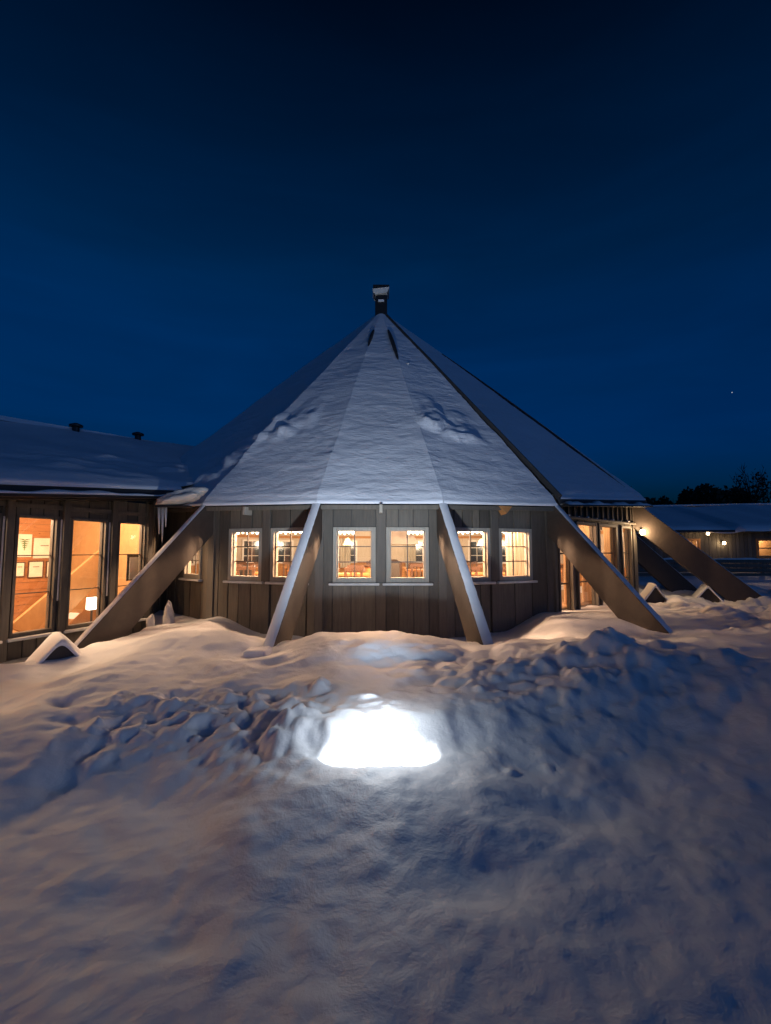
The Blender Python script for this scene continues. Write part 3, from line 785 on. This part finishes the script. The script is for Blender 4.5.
# interior
m = MB(); m.fbox(WG, 0, WG.L + .4, -3.3, -3.2, -1.7, 1.0); wbk = m.build('inner_back_wall', 'pine', wing)
m = MB()
for k in range(15): m.fbox(WG, 0, WG.L + .4, -3.2, -3.194, -1.6 + k * .17, -1.6 + k * .17 + .006)
m.build('board_joints', 'darkwood', wbk)
MB().fbox(WG, -.1, 0, -3.3, -.1, -1.7, 1.0).build('inner_end_wall', 'pine', wing)
MB().fbox(WG, WG.L + .3, WG.L + .4, -3.3, -.5, -1.7, 1.0).build('inner_end_wall', 'lightpine', wing)
MB().fbox(WG, 0, WG.L + .3, -3.3, -.14, -1.75, -1.65).build('inner_floor', 'floor_in', wing)
MB().fbox(WG, 0, WG.L + .3, -3.3, -.14, .96, 1.0).build('inner_ceiling', 'lightpine', wing)
# view ray helper: a real spot on a wall plane
YAW = R(.55)
def hit(px, py, fr, n):
    cx, cy = (px - 385.5) / FPX, (512 - py) / FPX
    c, s = math.cos(R(PITCH)), math.sin(R(PITCH))
    fx, fy, fz = cx, c - cy * s, s + cy * c
    dx = fx * math.cos(YAW) + fy * math.sin(YAW); dy = -fx * math.sin(YAW) + fy * math.cos(YAW)
    d = Vector((dx, dy, fz)); P0 = fr.p(0, n, 0)
    t = P0.dot(fr.n) / d.dot(fr.n); q = d * t
    return (q - fr.A).dot(fr.u), q.z
# broad diagonal boards inside the wing (stair side)
def diag(n, pts_px, th, mat, name='stair_side'):
    q = [hit(x, y, WG, n) for x, y in pts_px]
    m = MB(); k = len(q)
    vs = [WG.p(s, n + th, z) for s, z in q] + [WG.p(s, n, z) for s, z in q]
    m.add(vs, [tuple(range(k)), tuple(range(2 * k - 1, k - 1, -1))] + [(i, k + i, k + (i + 1) % k, (i + 1) % k) for i in range(k)])
    return m.build(name, mat, wing, bevel=.01)
diag(-1.7, [(6, 627), (150, 506), (150, 528), (66, 614), (40, 640)], .08, 'lightpine')
diag(-1.95, [(60, 632), (150, 545), (152, 600), (120, 625)], .05, 'orangewood', 'stair_panel')
# pictures on the wing's back wall
def picture(x0, x1, y0, y1, label, leaf, frm='darkwood'):
    s0, z1 = hit(x0, y0, WG, -3.19); s1, z0 = hit(x1, y1, WG, -3.19)
    c = WG.p((s0 + s1) / 2, -3.19, (z0 + z1) / 2)
    o = empty('wall_picture', c, label, 'picture', 'framed pictures on the pine wall')
    MB().fbox(WG, s0, s1, -3.19, -3.17, z0, z1).build('frame', frm, o)
    MB().fbox(WG, s0 + .025, s1 - .025, -3.175, -3.166, z0 + .025, z1 - .025).build('print', 'paper', o)
    m = MB(); cs, cz = (s0 + s1) / 2, (z0 + z1) / 2 + .05; w = (s1 - s0)
    if leaf:
        m.fbox(WG, cs - .008, cs + .008, -3.166, -3.163, cz - .16, cz + .06)
        for k in range(5):
            a = .04 + k * .02; q = cz - .12 + k * .045
            m.add([WG.p(cs, -3.162, q), WG.p(cs + .02 + a, -3.162, q + .05), WG.p(cs + .01, -3.162, q + .035)], [(0, 1, 2)])
            m.add([WG.p(cs, -3.162, q), WG.p(cs - .01, -3.162, q + .035), WG.p(cs - .02 - a, -3.162, q + .05)], [(0, 1, 2)])
        m.build('leaf_drawing', 'leafink', o)
    else:
        m.fbox(WG, cs - w * .2, cs + w * .2, -3.166, -3.163, cz, cz + .02).build('drawing', 'stem', o)
picture(17, 30.5, 534, 557, 'large framed print of a green leaf on the pine wall', True, 'paper')
picture(34, 53.5, 538, 558, 'wide pale framed print right of the green leaf print', False, 'paper')
picture(14, 24, 562, 577, 'small dark-framed print at the left of the lower row', False)
picture(28, 42.5, 561, 577.5, 'small dark-framed print in the middle of the lower row', False)
picture(46, 60, 561, 577, 'small dark-framed print at the right of the lower row', False)
s0, z1 = hit(90, 598, WG, -1.2); s1, z0 = hit(98, 609, WG, -1.2)
o = empty('lantern_lamp', WG.p((s0 + s1) / 2, -1.2, z0), 'bright square lamp low in the second wing window', 'lamp')
MB().fbox(WG, s0, s1, -1.32, -1.2, z0, z1).build('lamp_shade', 'box_lamp', o, bevel=.01)
MB().fbox(WG, (s0 + s1) / 2 - .015, (s0 + s1) / 2 + .015, -1.28, -1.25, -1.65, z0).build('stem', 'metal', o)
MB().fbox(WG, s0, s1, -1.32, -1.2, -1.65, -1.62).build('base', 'metal', o)
s0, z1 = hit(128, 554, WG, -.32); s1, z0 = hit(140, 580, WG, -.32)
o = empty('wall_mirror', WG.p((s0 + s1) / 2, -.32, z0), 'tall white hanging with dark edge in the wing window beside the beam', 'wall hanging')
MB().fbox(WG, s0, s1, -.35, -.33, z0, z1).build('backing', 'black', o)
MB().fbox(WG, s0 + .05, s1 - .01, -.328, -.315, z0 + .03, z1 - .07).build('panel', 'white', o)
for s, p in ((.6, 520), (2.5, 520), (4.4, 520), (6.1, 400), (7.4, 260), (8.9, 200)):
    q = WG.p(s, -.95, .80); point('wing_spill_light', q, p, WARM, .18)  # unseen lights added behind the wing panes for room glow and snow spill

# wing roof
def wz_e(s): return max(1.0, 1.06 + .088 * (s))
def wz_r(s): return max(2.6, 2.76 + .105 * s)
NV, NU = 60, 150
S0, S1 = -8.0, None
vs = []
for j in range(NV + 1):
    v = j / NV; n = .52 - 4.72 * v; smax = 2.95 + 8.0 * v ** .8
    for i in range(NU + 1):
        s = S0 + (smax - S0) * (i / NU); z = wz_e(s) * (1 - v) + wz_r(s) * v
        vs.append((WF.p(s, n, z), s, v, n))
sn = np.array([[a[1], a[3]] for a in vs]); vn = np.array([a[2] for a in vs])
th = .16 + .06 * fbm(sn[:, 0], sn[:, 1], .6, 4) + .10 * np.clip(fbm(sn[:, 0] * .6, sn[:, 1] * 1.6, 1.1, 4, .6), -.3, 1) * np.exp(-((vn - .25) / .2) ** 2)
for ev, am in ((.10, .10), (.22, .13), (.36, .10)):
    e_ = ev + .05 * fbm(sn[:, 0], sn[:, 0] * .3 + ev * 50, .7, 4); d_ = vn - e_
    th += am * np.clip(.3 + 1.8 * fbm(sn[:, 0] + ev * 90, vn * 3, .8, 3), .0, 1.2) * sstep(0, .03, d_) * np.exp(-np.clip(d_, 0, None) / .07)
th *= (.55 + .45 * sstep(0, .06, vn))
m = MB(); T = [v[0] + Vector((0, 0, max(.03, t))) for v, t in zip(vs, th)]; nr = NU + 1
base = len(T); T += [vs[i][0] + WF.n * .05 + Vector((0, 0, th[i] * .4)) for i in range(nr)] + [vs[i][0] + WF.n * .02 - Vector((0, 0, .01)) for i in range(nr)]
fs = [(j * nr + i, j * nr + i + 1, (j + 1) * nr + i + 1, (j + 1) * nr + i) for j in range(NV) for i in range(NU)]
fs += [(base + i, base + i + 1, i + 1, i) for i in range(NU)] + [(base + nr + i, base + nr + i + 1, base + i + 1, base + i) for i in range(NU)]
m.add(T, fs).build('roof_snow', 'roof_snow', wing, smooth=True)
m = MB()
def rp(s, v, dz): return WF.p(s, .52 - 4.72 * v, wz_e(s) * (1 - v) + wz_r(s) * v + dz)
segs = [-8, -4, -.68, 2.95]
for a, b in zip(segs, segs[1:]):
    m.hexa([rp(a, 0, -.14), rp(b, 0, -.14), rp(b + 5.5 * (b > 2), 1, -.14), rp(a, 1, -.14), rp(a, 0, -.005), rp(b, 0, -.005), rp(b + 5.5 * (b > 2), 1, -.005), rp(a, 1, -.005)])
m.build('roof', 'roofing', wing)
# far slope of the wing roof
m = MB(); m.hexa([rp(-8, 1, -.14), rp(11, 1, -.14), WF.p(11, -9, 1.2), WF.p(-8, -9, 1.2), rp(-8, 1, -.03), rp(11, 1, -.03), WF.p(11, -9, 1.4), WF.p(-8, -9, 1.4)])
m.build('rear_roof', 'roof_snow', wing)
# lower snow layer in the gutter, split from the sheet above
m = MB(); K = 90; v_ = []; f_ = []
for i in range(K + 1):
    s = -8 + 10.9 * i / K; z = wz_e(s) - .13; hh = .035 + .02 * math.sin(s * 2.3) + .012 * math.sin(s * 7.7)
    for n_, zz in ((.50, 0), (.52, hh), (.60, hh * 1.1), (.68, hh * .5), (.69, -.02), (.50, -.02)): v_.append(WF.p(s, n_, z + zz))
for i in range(K):
    for k in range(6): q = i * 6; f_.append((q + k, q + 6 + k, q + 6 + (k + 1) % 6, q + (k + 1) % 6))
m.add(v_, f_).build('gutter_snow', 'snow', wing, smooth=True)
m = MB()
for a, b in zip(segs, segs[1:]):
    za, zb = wz_e(a) - .2, wz_e(b) - .2
    m.hexa([WF.p(a, .70, za), WF.p(b, .70, zb), WF.p(b, .50, zb), WF.p(a, .50, za), WF.p(a, .70, za + .045), WF.p(b, .70, zb + .045), WF.p(b, .50, zb + .045), WF.p(a, .50, za + .045)])
    m.hexa([WF.p(a, .50, za - .03), WF.p(b, .50, zb - .03), WF.p(b, -.05, zb - .03), WF.p(a, -.05, za - .03), WF.p(a, .50, za), WF.p(b, .50, zb), WF.p(b, -.05, zb), WF.p(a, -.05, za)])
m.build('gutter', 'metal', wing)
for s, lab in ((3.6, 0), (5.55, 1)):
    p = WF.p(s, -4.1, wz_r(s) + .10)
    m = MB(); m.lathe(tuple(p), [(.09, 0), (.09, .14), (.17, .15), (.17, .20), (.05, .25)], 12); m.build('vent_cap', 'metal', wing)

# frozen lump of snow on the valley gutter, icicles under it
def blob(name, c, r, mat, seed, parent=None, flat=0):
    n1, n2 = 28, 18; vs = []; fs = []
    for j in range(n2 + 1):
        ph = math.pi * j / n2
        for i in range(n1):
            th_ = 2 * math.pi * i / n1; d = Vector((math.sin(ph) * math.cos(th_), math.sin(ph) * math.sin(th_), math.cos(ph)))
            k = 1 + .20 * math.sin(3.1 * d.x + seed) * math.cos(2.7 * d.z + seed * 2) + .10 * math.sin(7 * d.y + 5 * d.z + seed) + .05 * math.sin(13 * d.x + 11 * d.z)
            z = d.z * r[2] * k
            if flat and z < 0: z *= .45
            x = d.x * r[0] * k
            vs.append((c[0] + x, c[1] + d.y * r[1] * k, c[2] + z + (x * flat if flat else 0)))
    for j in range(n2):
        for i in range(n1): fs.append((j * n1 + i, (j + 1) * n1 + i, (j + 1) * n1 + (i + 1) % n1, j * n1 + (i + 1) % n1))
    return MB().add(vs, fs).build(name, mat, parent, smooth=True)
sl = blob('snow_lump', (-4.02, 9.55, 1.03), (.43, .25, .20), 'icysnow', 1.0, None, .30)
tag(sl, 'icy snow lump sagging over the gutter where wing and lodge meet', 'snow lump')
m = MB().box(-4.5, -3.85, 9.42, 9.75, .86, .89).build('gutter_board', 'metal', wing)
for k, (x, l) in enumerate(((-4.50, .55), (-4.43, .72), (-4.37, .40))):
    o = MB().tube((x, 9.6, .87), (x + .02, 9.6, .87 - l), .035, .008, 8).build('icicle', 'ice', None, smooth=True)
    tag(o, ['left', 'long middle', 'short right'][k] + ' icicle hanging below the snow lump on the gutter', 'icicle', 'icicles under the valley gutter')
for k, (x, y, r, lab) in enumerate(((-4.38, 9.95, (.10, .10, .30), 'taller white ice column frozen at the lodge wall foot'), (-4.72, 9.9, (.08, .08, .17), 'shorter white ice column frozen beside the wing wall'))):
    o = blob('ice_column', (x, y, -1.42 - k * .08), r, 'ice', 2.0 + k); tag(o, lab, 'ice column', 'ice columns in the corner')

# ------------------------------------------------------------------ foot covers of the beams
def foot_cover(x, y, z, w, h, ln, rz, label, open_mat='beam', sw=.09):
    o = empty('foot_cover', (x, y, z), label, 'foot cover', 'gabled boxes over the beam feet'); o.rotation_euler.z = rz
    def b(mb, name, mat, par, smooth=False, bevel=0):
        me_ = bpy.data.meshes.new(name); me_.from_pydata([tuple(v) for v in mb.v], [], mb.f); me_.materials.append(M[mat])
        if smooth: me_.polygons.foreach_set('use_smooth', [True] * len(me_.polygons))
        q = bpy.data.objects.new(name, me_); COL.objects.link(q); q.parent = par
        if bevel: mod = q.modifiers.new('bevel', 'BEVEL'); mod.width = bevel; mod.segments = 3
        return q
    g = MB().add([(-w, 0, -.4), (w, 0, -.4), (w, 0, 0), (0, 0, h), (-w, 0, 0), (-w, ln, -.4), (w, ln, -.4), (w, ln, 0), (0, ln, h), (-w, ln, 0)],
                 [(0, 1, 2, 3, 4), (9, 8, 7, 6, 5), (0, 5, 6, 1), (1, 6, 7, 2), (2, 7, 8, 3), (3, 8, 9, 4), (4, 9, 5, 0)])
    b(g, 'gable', open_mat, o)
    sgrid = MB(); K = 22; vs2 = []
    prof = [(-w - .22, -.34), (-w - .10, -.10), (-w * .5, h * .5), (-w * .18, h * .88), (0, h * .98), (w * .18, h * .88), (w * .5, h * .5), (w + .10, -.10), (w + .22, -.30)]
    for yy in (-.07, -.03, ln * .5, ln):
        for q, (px_, pz) in enumerate(prof):
            vs2.append((px_, yy, pz + sw + (.02 * math.sin(q * 1.7 + yy * 5)) - (.05 if yy < -.05 else 0)))
    for q, (px_, pz) in enumerate(prof): vs2.append((px_, -.05, pz - .005))
    n_ = len(prof); f2 = []
    for a in range(3):
        for q in range(n_ - 1): f2.append((a * n_ + q, a * n_ + q + 1, (a + 1) * n_ + q + 1, (a + 1) * n_ + q))
    for q in range(n_ - 1): f2.append((4 * n_ + q, 4 * n_ + q + 1, q + 1, q))
    sgrid.add(vs2, f2); so = b(sgrid, 'snow_cap', 'snow', o, True)
    sd = so.modifiers.new('sub', 'SUBSURF'); sd.levels = sd.render_levels = 2
    return o
foot_cover(-4.35, 6.6, -1.72, .40, .46, .7, R(38), 'snow-covered gabled box at the foot of the left beam')
foot_cover(7.1, 12.3, -1.25, .20, .30, .5, R(-15), 'brown gabled box beside the entrance corner post')
foot_cover(8.75, 12.7, -1.30, .24, .30, .6, R(-25), 'brown gabled box between the two far right beams')
o = blob('snow_block', (-1.72, 6.62, -1.52), (.20, .16, .14), 'snow', 3.3)
bpy.data.objects.remove(o)
FLY = -.36; FLZ = -.06
m = MB().hexa([(-1.98, 6.45, -1.75), (-1.52, 6.42, -1.75), (-1.46, 6.75, -1.75), (-1.92, 6.78, -1.75), (-1.86, 6.52, -1.36), (-1.56, 6.50, -1.35), (-1.52, 6.76, -1.33), (-1.83, 6.78, -1.34)])
o = m.build('snow_block', 'snow', None, bevel=.035); tag(o, 'square-cut snow block at the foot of the left front beam', 'snow block')

# ------------------------------------------------------------------ floodlight in the pit
fl = empty('floodlight', (0, 4.3, -1.72), 'glaring white floodlight half sunk in a snow pit', 'floodlight')
def sh(vs): return [(x, y - .36, z - .17) for x, y, z in vs]
m = MB().hexa(sh([(-.15, 4.24, -1.66), (.15, 4.24, -1.66), (.15, 4.42, -1.66), (-.15, 4.42, -1.66), (-.155, 4.23, -1.57), (.155, 4.23, -1.57), (.155, 4.43, -1.57), (-.155, 4.43, -1.57)]))
m.build('housing', 'metal', fl, bevel=.012)
m = MB().hexa(sh([(-.16, 4.225, -1.568), (.16, 4.225, -1.568), (.16, 4.435, -1.568), (-.16, 4.435, -1.568), (-.16, 4.225, -1.555), (.16, 4.225, -1.555), (.16, 4.435, -1.555), (-.16, 4.435, -1.555)]))
m.build('lens', 'lamp_white', fl)
m = MB()
for x in (-.15, .13): m.box(x, x + .02, 3.94, 4.0, -1.90, -1.825)
m.box(-.15, .15, 3.94, 4.0, -1.87, -1.85); m.build('bracket', 'metal', fl)
point('foreground_fill', (0, 3.96, -1.16), 17, (.88, .95, 1.0), .10)  # added fill hung above the lens, brightening the near snow like flare
sp = bpy.data.lights.new('floodlight_beam', 'SPOT'); sp.energy = 1500; sp.color = (.76, .87, 1.0); sp.spot_size = R(100); sp.spot_blend = 1.0; sp.shadow_soft_size = .10
spo = bpy.data.objects.new('floodlight_beam', sp); COL.objects.link(spo); spo.location = (0, 3.98, -1.42); spo.rotation_euler = (R(90 + 45), 0, 0)

# wall lamp at the entrance corner
def wall_lamp(x, y, z, label, power, r=.06, group=None):
    o = empty('wall_lamp', (x, y, z), label, 'wall lamp', group)
    MB().lathe((x, y, z - .02), [(r * .6, -.06), (r, -.03), (r, .05), (r * .6, .08)], 14).build('bulb', 'bulb', o, smooth=True)
    MB().box(x - .02, x + .02, y + .0, y + .12, z + .07, z + .10).box(x - .05, x + .05, y + .10, y + .12, z - .05, z + .12).build('bracket', 'metal', o)
    point('wall_lamp_light', (x, y - .10, z + .0), power, (1.0, .66, .36), .07)
    return o
wall_lamp(7.22, 12.98, .50, 'bright round lamp on the corner post of the entrance wall', 60, .06)

# ------------------------------------------------------------------ far building
fb = empty('far_building', (24, 27, -1.3), 'long low snow-roofed building beyond the right beams', 'building')
FF = Frame((10.5, 26.0), (40, 24.5))
fops = [(6.1, 6.9, -.6, .62), (9.85, 11.9, -.45, .62), (14.5, 16, -.45, .62), (20, 21.5, -.45, .62)]
wb, bk = MB(), MB(); wall(FF, -1.5, 1.05, fops, wb, rnd, bk)
q = wb.build('wall', 'board', fb); bk.build('wall_backing', 'muntin', q)
MB().fbox(FF, 0, FF.L, -6, -5.9, -1.5, 1.05).build('rear_wall', 'board', fb)
for o in fops:
    window(fb, FF, *o, 1, 1, 'orangewood', .12, False, mw=.06)
MB().fbox(FF, 0, FF.L, -1.35, -1.3, -1.5, 1.0).build('inner_wall', 'lightpine', fb)
MB().fbox(FF, 0, FF.L, -1.3, -.14, -1.5, -1.45).build('inner_floor', 'floor_in', fb)
for s in (6.5, 10.8, 15.2, 20.7): point('far_room_light', FF.p(s, -.8, .55), 90, WARM, .1)
m = MB(); K, V = 120, 14; vs = []; fs = []
for j in range(V + 1):
    v = j / V
    for i in range(K + 1):
        s = -1 + (FF.L + 2) * i / K; step = .22 if s > 8.3 else 0
        n_ = (.75 + step * 1.6) - v * 6.2; z = 1.18 + v * (1.48 + .02 * s) + .04 * math.sin(s * 1.3 + v * 4) + .02 * math.sin(s * 3.1) + step * .35 * (1 - v)
        if j == 0: z -= .10
        vs.append(FF.p(s, n_, z))
for j in range(V):
    for i in range(K): q = j * (K + 1) + i; fs.append((q, q + 1, q + K + 2, q + K + 1))
b0 = len(vs); vs += [vs[i] - Vector((0, 0, .16)) + FF.n * -.02 for i in range(K + 1)]
fs += [(b0 + i, b0 + i + 1, i + 1, i) for i in range(K)]
m.add(vs, fs).build('roof_snow', 'roof_snow', fb, smooth=True)
MB().fbox(FF, -.8, FF.L + .8, -.1, .8, .95, 1.06).build('eave', 'roofing', fb)
MB().fbox(FF, -.8, FF.L + .8, -11.6, -5.0, .95, 1.2).build('rear_eave', 'roofing', fb)
m = MB(); m.hexa([FF.p(-1, -5.45, 2.75), FF.p(FF.L, -5.45, 3.2), FF.p(FF.L, -11.6, 1.2), FF.p(-1, -11.6, 1.2), FF.p(-1, -5.45, 2.85), FF.p(FF.L, -5.45, 3.3), FF.p(FF.L, -11.6, 1.3), FF.p(-1, -11.6, 1.3)])
m.build('rear_roof', 'roof_snow', fb)
# porch lights
p = FF.p(8.05, .12, .38); wall_lamp(p.x, p.y - .05, p.z, 'small glowing wall lamp on the far building, left of its bright window', 7, .07, 'lamps on the far building')
p = FF.p(6.95, .62, .86)
o = empty('eave_lamp', p, 'small lamp glowing under the eave of the far building', 'lamp', 'lamps on the far building')
MB().lathe(tuple(p), [(.05, -.05), (.08, 0), (.05, .07)], 12).build('bulb', 'bulb', o)
point('eave_lamp_light', p - Vector((0, .15, .1)), 5, WARM2, .05)
# fence in front of far building
ff = empty('rail_fence', (18, 22, -1.3), 'dark plank rail fence capped with snow before the far building', 'fence')
RF = Frame((10, 22.6), (36, 21.6))
for k in range(4): MB().fbox(RF, 0, RF.L, -.03, .03, -1.22 + k * .21, -1.08 + k * .21).build('rail', 'wing_board', ff)
for k in range(14): MB().fbox(RF, k * 2.0, k * 2.0 + .12, -.12, -.03, -1.5, -.42).build('post', 'wing_board', ff)
m = MB(); K = 100; vs = []; fs = []
for i in range(K + 1):
    s = RF.L * i / K; hh = .05 + .02 * math.sin(s * 2) + .015 * math.sin(s * 5.3)
    vs += [RF.p(s, -.08, -.45), RF.p(s, -.06, -.44 + hh), RF.p(s, .06, -.44 + hh), RF.p(s, .08, -.45)]
for i in range(K):
    for k in range(3): q = i * 4 + k; fs.append((q, q + 4, q + 5, q + 1))
m.add(vs, fs).build('snow_cap', 'snow', ff, smooth=True)

# ------------------------------------------------------------------ trees behind
def tree(x, y, h, w, kind, label, seed):
    rr = random.Random(seed); zb = -1.4
    o = empty('conifer_tree' if kind == 'c' else 'broadleaf_tree', (x, y, zb), label, 'tree', 'dark trees beyond the far building')
    m = MB(); m.tube((x, y, zb), (x, y, zb + h * (.95 if kind == 'c' else .5)), .22, .05, 8)
    for k in range(14 if kind != 'b' else 26):
        a = rr.uniform(0, 6.28); z = zb + h * rr.uniform(.3, .6); l = w * rr.uniform(.4, .9)
        p = Vector((x, y, z)); q = p + Vector((math.cos(a) * l, math.sin(a) * l, h * rr.uniform(.15, .4))); m.tube(p, q, .07, .015, 5)
        if kind == 'b':
            for _ in range(5):
                st = p.lerp(q, rr.uniform(.3, 1)); m.tube(st, st + Vector((rr.uniform(-.6, .6), rr.uniform(-.6, .6), rr.uniform(.3, 1.3))), .03, .01, 4)
    m.build('trunk', 'bark', o)
    c = MB(); cnt = {'c': 2600, 'd': 9000, 'b': 1500}[kind]; vs = []; fs = []
    lob = [(rr.uniform(-.5, .5), rr.uniform(-.5, .5), rr.uniform(.3, .75), rr.uniform(.28, .5)) for _ in range(12)]
    for k in range(cnt):
        if kind == 'c':
            t = rr.random() ** 1.4; rad = w * (1 - t) * (.6 + .4 * abs(math.sin(t * 38))) * rr.random() ** .5; a = rr.uniform(0, 6.28)
            p = Vector((x + rad * math.cos(a), y + rad * math.sin(a), zb + h * (.12 + .88 * t) - rad * .25)); sz = rr.uniform(.15, .38)
        else:
            lx, ly, lz, lr = rr.choice(lob)
            d = Vector((rr.gauss(0, 1), rr.gauss(0, 1), rr.gauss(0, 1))).normalized() * lr * rr.random() ** .4
            p = Vector((x + (lx + d.x) * w, y + (ly + d.y) * w, zb + h * (lz + d.z * .62))); sz = rr.uniform(.16, .42) * (.6 if kind == 'b' else 1)
        n = Vector((rr.gauss(0, 1), rr.gauss(0, 1), rr.gauss(0, 1))).normalized(); a = n.orthogonal().normalized(); b = n.cross(a)
        q = len(vs); vs += [p + a * sz, p + b * sz * .6, p - a * sz, p - b * sz * .6]; fs.append((q, q + 1, q + 2, q + 3))
    c.add(vs, fs).build('crown', 'needles' if kind == 'c' else 'needles2', o)
P = lambda px, d: (px - 381) / FPX * d
_tree = tree
def tree(x, y, h, w, kind, label, seed): _tree(x, y, h * (1.16 if kind == 'c' else 1.06), w * 1.15, kind, label, seed)
tree(P(735, 60), 60, 9.6, 4.3, 'd', 'large dome-crowned dark tree above the far roof', 1)
tree(P(718, 62), 62, 8.8, 2.8, 'd', 'rounded dark tree just left of the large domed tree', 2)
tree(P(757, 57), 57, 11.5, 2.2, 'b', 'thin bare-twigged tree at the right edge of the sky', 3)
tree(P(700, 64), 64, 9.2, 2.4, 'd', 'small bushy dark tree left of the rounded trees', 4)
tree(P(690, 66), 66, 8.4, 2.4, 'd', 'low dark tree in the middle of the dark tree line', 5)
tree(P(678, 65), 65, 8.8, 2.1, 'd', 'dark tree right of the beam tip in the tree line', 6)
tree(P(665, 66), 66, 8.6, 2.3, 'd', 'bushy dark tree just above the top of the far right beam', 7)
tree(P(652, 66), 66, 9.0, 2.2, 'd', 'dark tree at the left end of the tree line by the roof', 8)
tree(P(748, 64), 64, 7.6, 2.6, 'd', 'low dark tree right of the large domed tree', 9)
tree(P(708, 70), 70, 7.4, 2.8, 'd', 'low dark bush-like tree behind the small conifers', 10)

# far wooded rise so the horizon closes darkly
m = MB(); K = 160; vs = []; fs = []
for i in range(K + 1):
    a = R(-70 + 140 * i / K); rr_ = 420
    hgt = 4 + 3 * math.sin(i * .31) + 2 * math.sin(i * .9) + 1.3 * math.sin(i * 2.3)
    for dr, z in ((0, -3), (25, hgt * .8), (60, hgt + 2), (160, -3)):
        vs.append(((rr_ + dr) * math.sin(a), (rr_ + dr) * math.cos(a), z))
for i in range(K):
    for k in range(3): q = 4 * i + k; fs.append((q, q + 4, q + 5, q + 1))
hl = m.add(vs, fs).build('far_hills', 'needles', None, smooth=True); tag(hl, 'low dark wooded hills on the horizon', None, None, 'structure')
# one star
p = Vector(((743 - 381) / FPX, 1, (512 - 388) / FPX + math.tan(R(PITCH)))) * 1500
o = MB().lathe(tuple(p), [(.2, -1.6), (1.6, -.8), (1.6, .8), (.2, 1.6)], 8).build('star', 'star', None); tag(o, 'single faint star in the right of the night sky', None, None, 'structure')

# ------------------------------------------------------------------ world: late blue dusk
w = bpy.data.worlds.new('World'); scene.world = w; w.use_nodes = True
nt = w.node_tree; bg = nt.nodes['Background']
sky = nt.nodes.new('ShaderNodeTexSky'); sky.sky_type = 'NISHITA'; sky.sun_disc = False
SUN_EL, SUN_ROT = -2.0, 152.0
sky.sun_elevation = R(SUN_EL); sky.sun_rotation = R(SUN_ROT); sky.ozone_density = 3.0; sky.air_density = 1.0; sky.dust_density = .3
tint = nt.nodes.new('ShaderNodeMix'); tint.data_type = 'RGBA'; tint.blend_type = 'MULTIPLY'; tint.inputs[0].default_value = 1
tint.inputs[7].default_value = (.0, .76, 1.0, 1)
tc = nt.nodes.new('ShaderNodeTexCoord'); sx = nt.nodes.new('ShaderNodeSeparateXYZ'); nt.links.new(tc.outputs['Generated'], sx.inputs[0])
gr = ramp(nt, sx.outputs['Z'], [(0, (7.5, 3.3, 7.5)), (.12, (6.8, 3.5, 6.8)), (.3, (4.6, 3.3, 4.6)), (.52, (3.1, 2.95, 3.1)), (.67, (1.75,) * 3), (.80, (.68,) * 3), (.92, (.55,) * 3)])
cv = coords(nt, (1, 1, 5), src='Generated'); cn = noise(nt, cv, 2.2, 4, .5, .4); cr = ramp(nt, cn, [(.35, (.86,) * 3), (.7, (1.06,) * 3)])
t2 = nt.nodes.new('ShaderNodeMix'); t2.data_type = 'RGBA'; t2.blend_type = 'MULTIPLY'; t2.inputs[0].default_value = 1
t3 = nt.nodes.new('ShaderNodeMix'); t3.data_type = 'RGBA'; t3.blend_type = 'MULTIPLY'; t3.inputs[0].default_value = 1
nt.links.new(sky.outputs[0], tint.inputs[6]); nt.links.new(tint.outputs[2], t2.inputs[6]); nt.links.new(gr, t2.inputs[7])
nt.links.new(t2.outputs[2], t3.inputs[6]); nt.links.new(cr, t3.inputs[7]); nt.links.new(t3.outputs[2], bg.inputs['Color'])
bg.inputs['Strength'].default_value = .15

sd = bpy.data.lights.new('sun', 'SUN'); sd.energy = .13; sd.angle = R(30); sd.color = (.34, .48, .92)
so = bpy.data.objects.new('sun', sd); COL.objects.link(so); so.rotation_euler = (R(76), 0, R(42))

scene.view_settings.view_transform = 'Standard'; scene.view_settings.look = 'None'
scene.view_settings.exposure = 0; scene.view_settings.gamma = 1
scene.render.engine = 'CYCLES'
scene.cycles.use_denoising = True
scene.cycles.max_bounces = 6; scene.cycles.diffuse_bounces = 3; scene.cycles.glossy_bounces = 2; scene.cycles.transparent_max_bounces = 12
scene.cycles.sample_clamp_indirect = 4; scene.cycles.caustics_reflective = False; scene.cycles.caustics_refractive = False
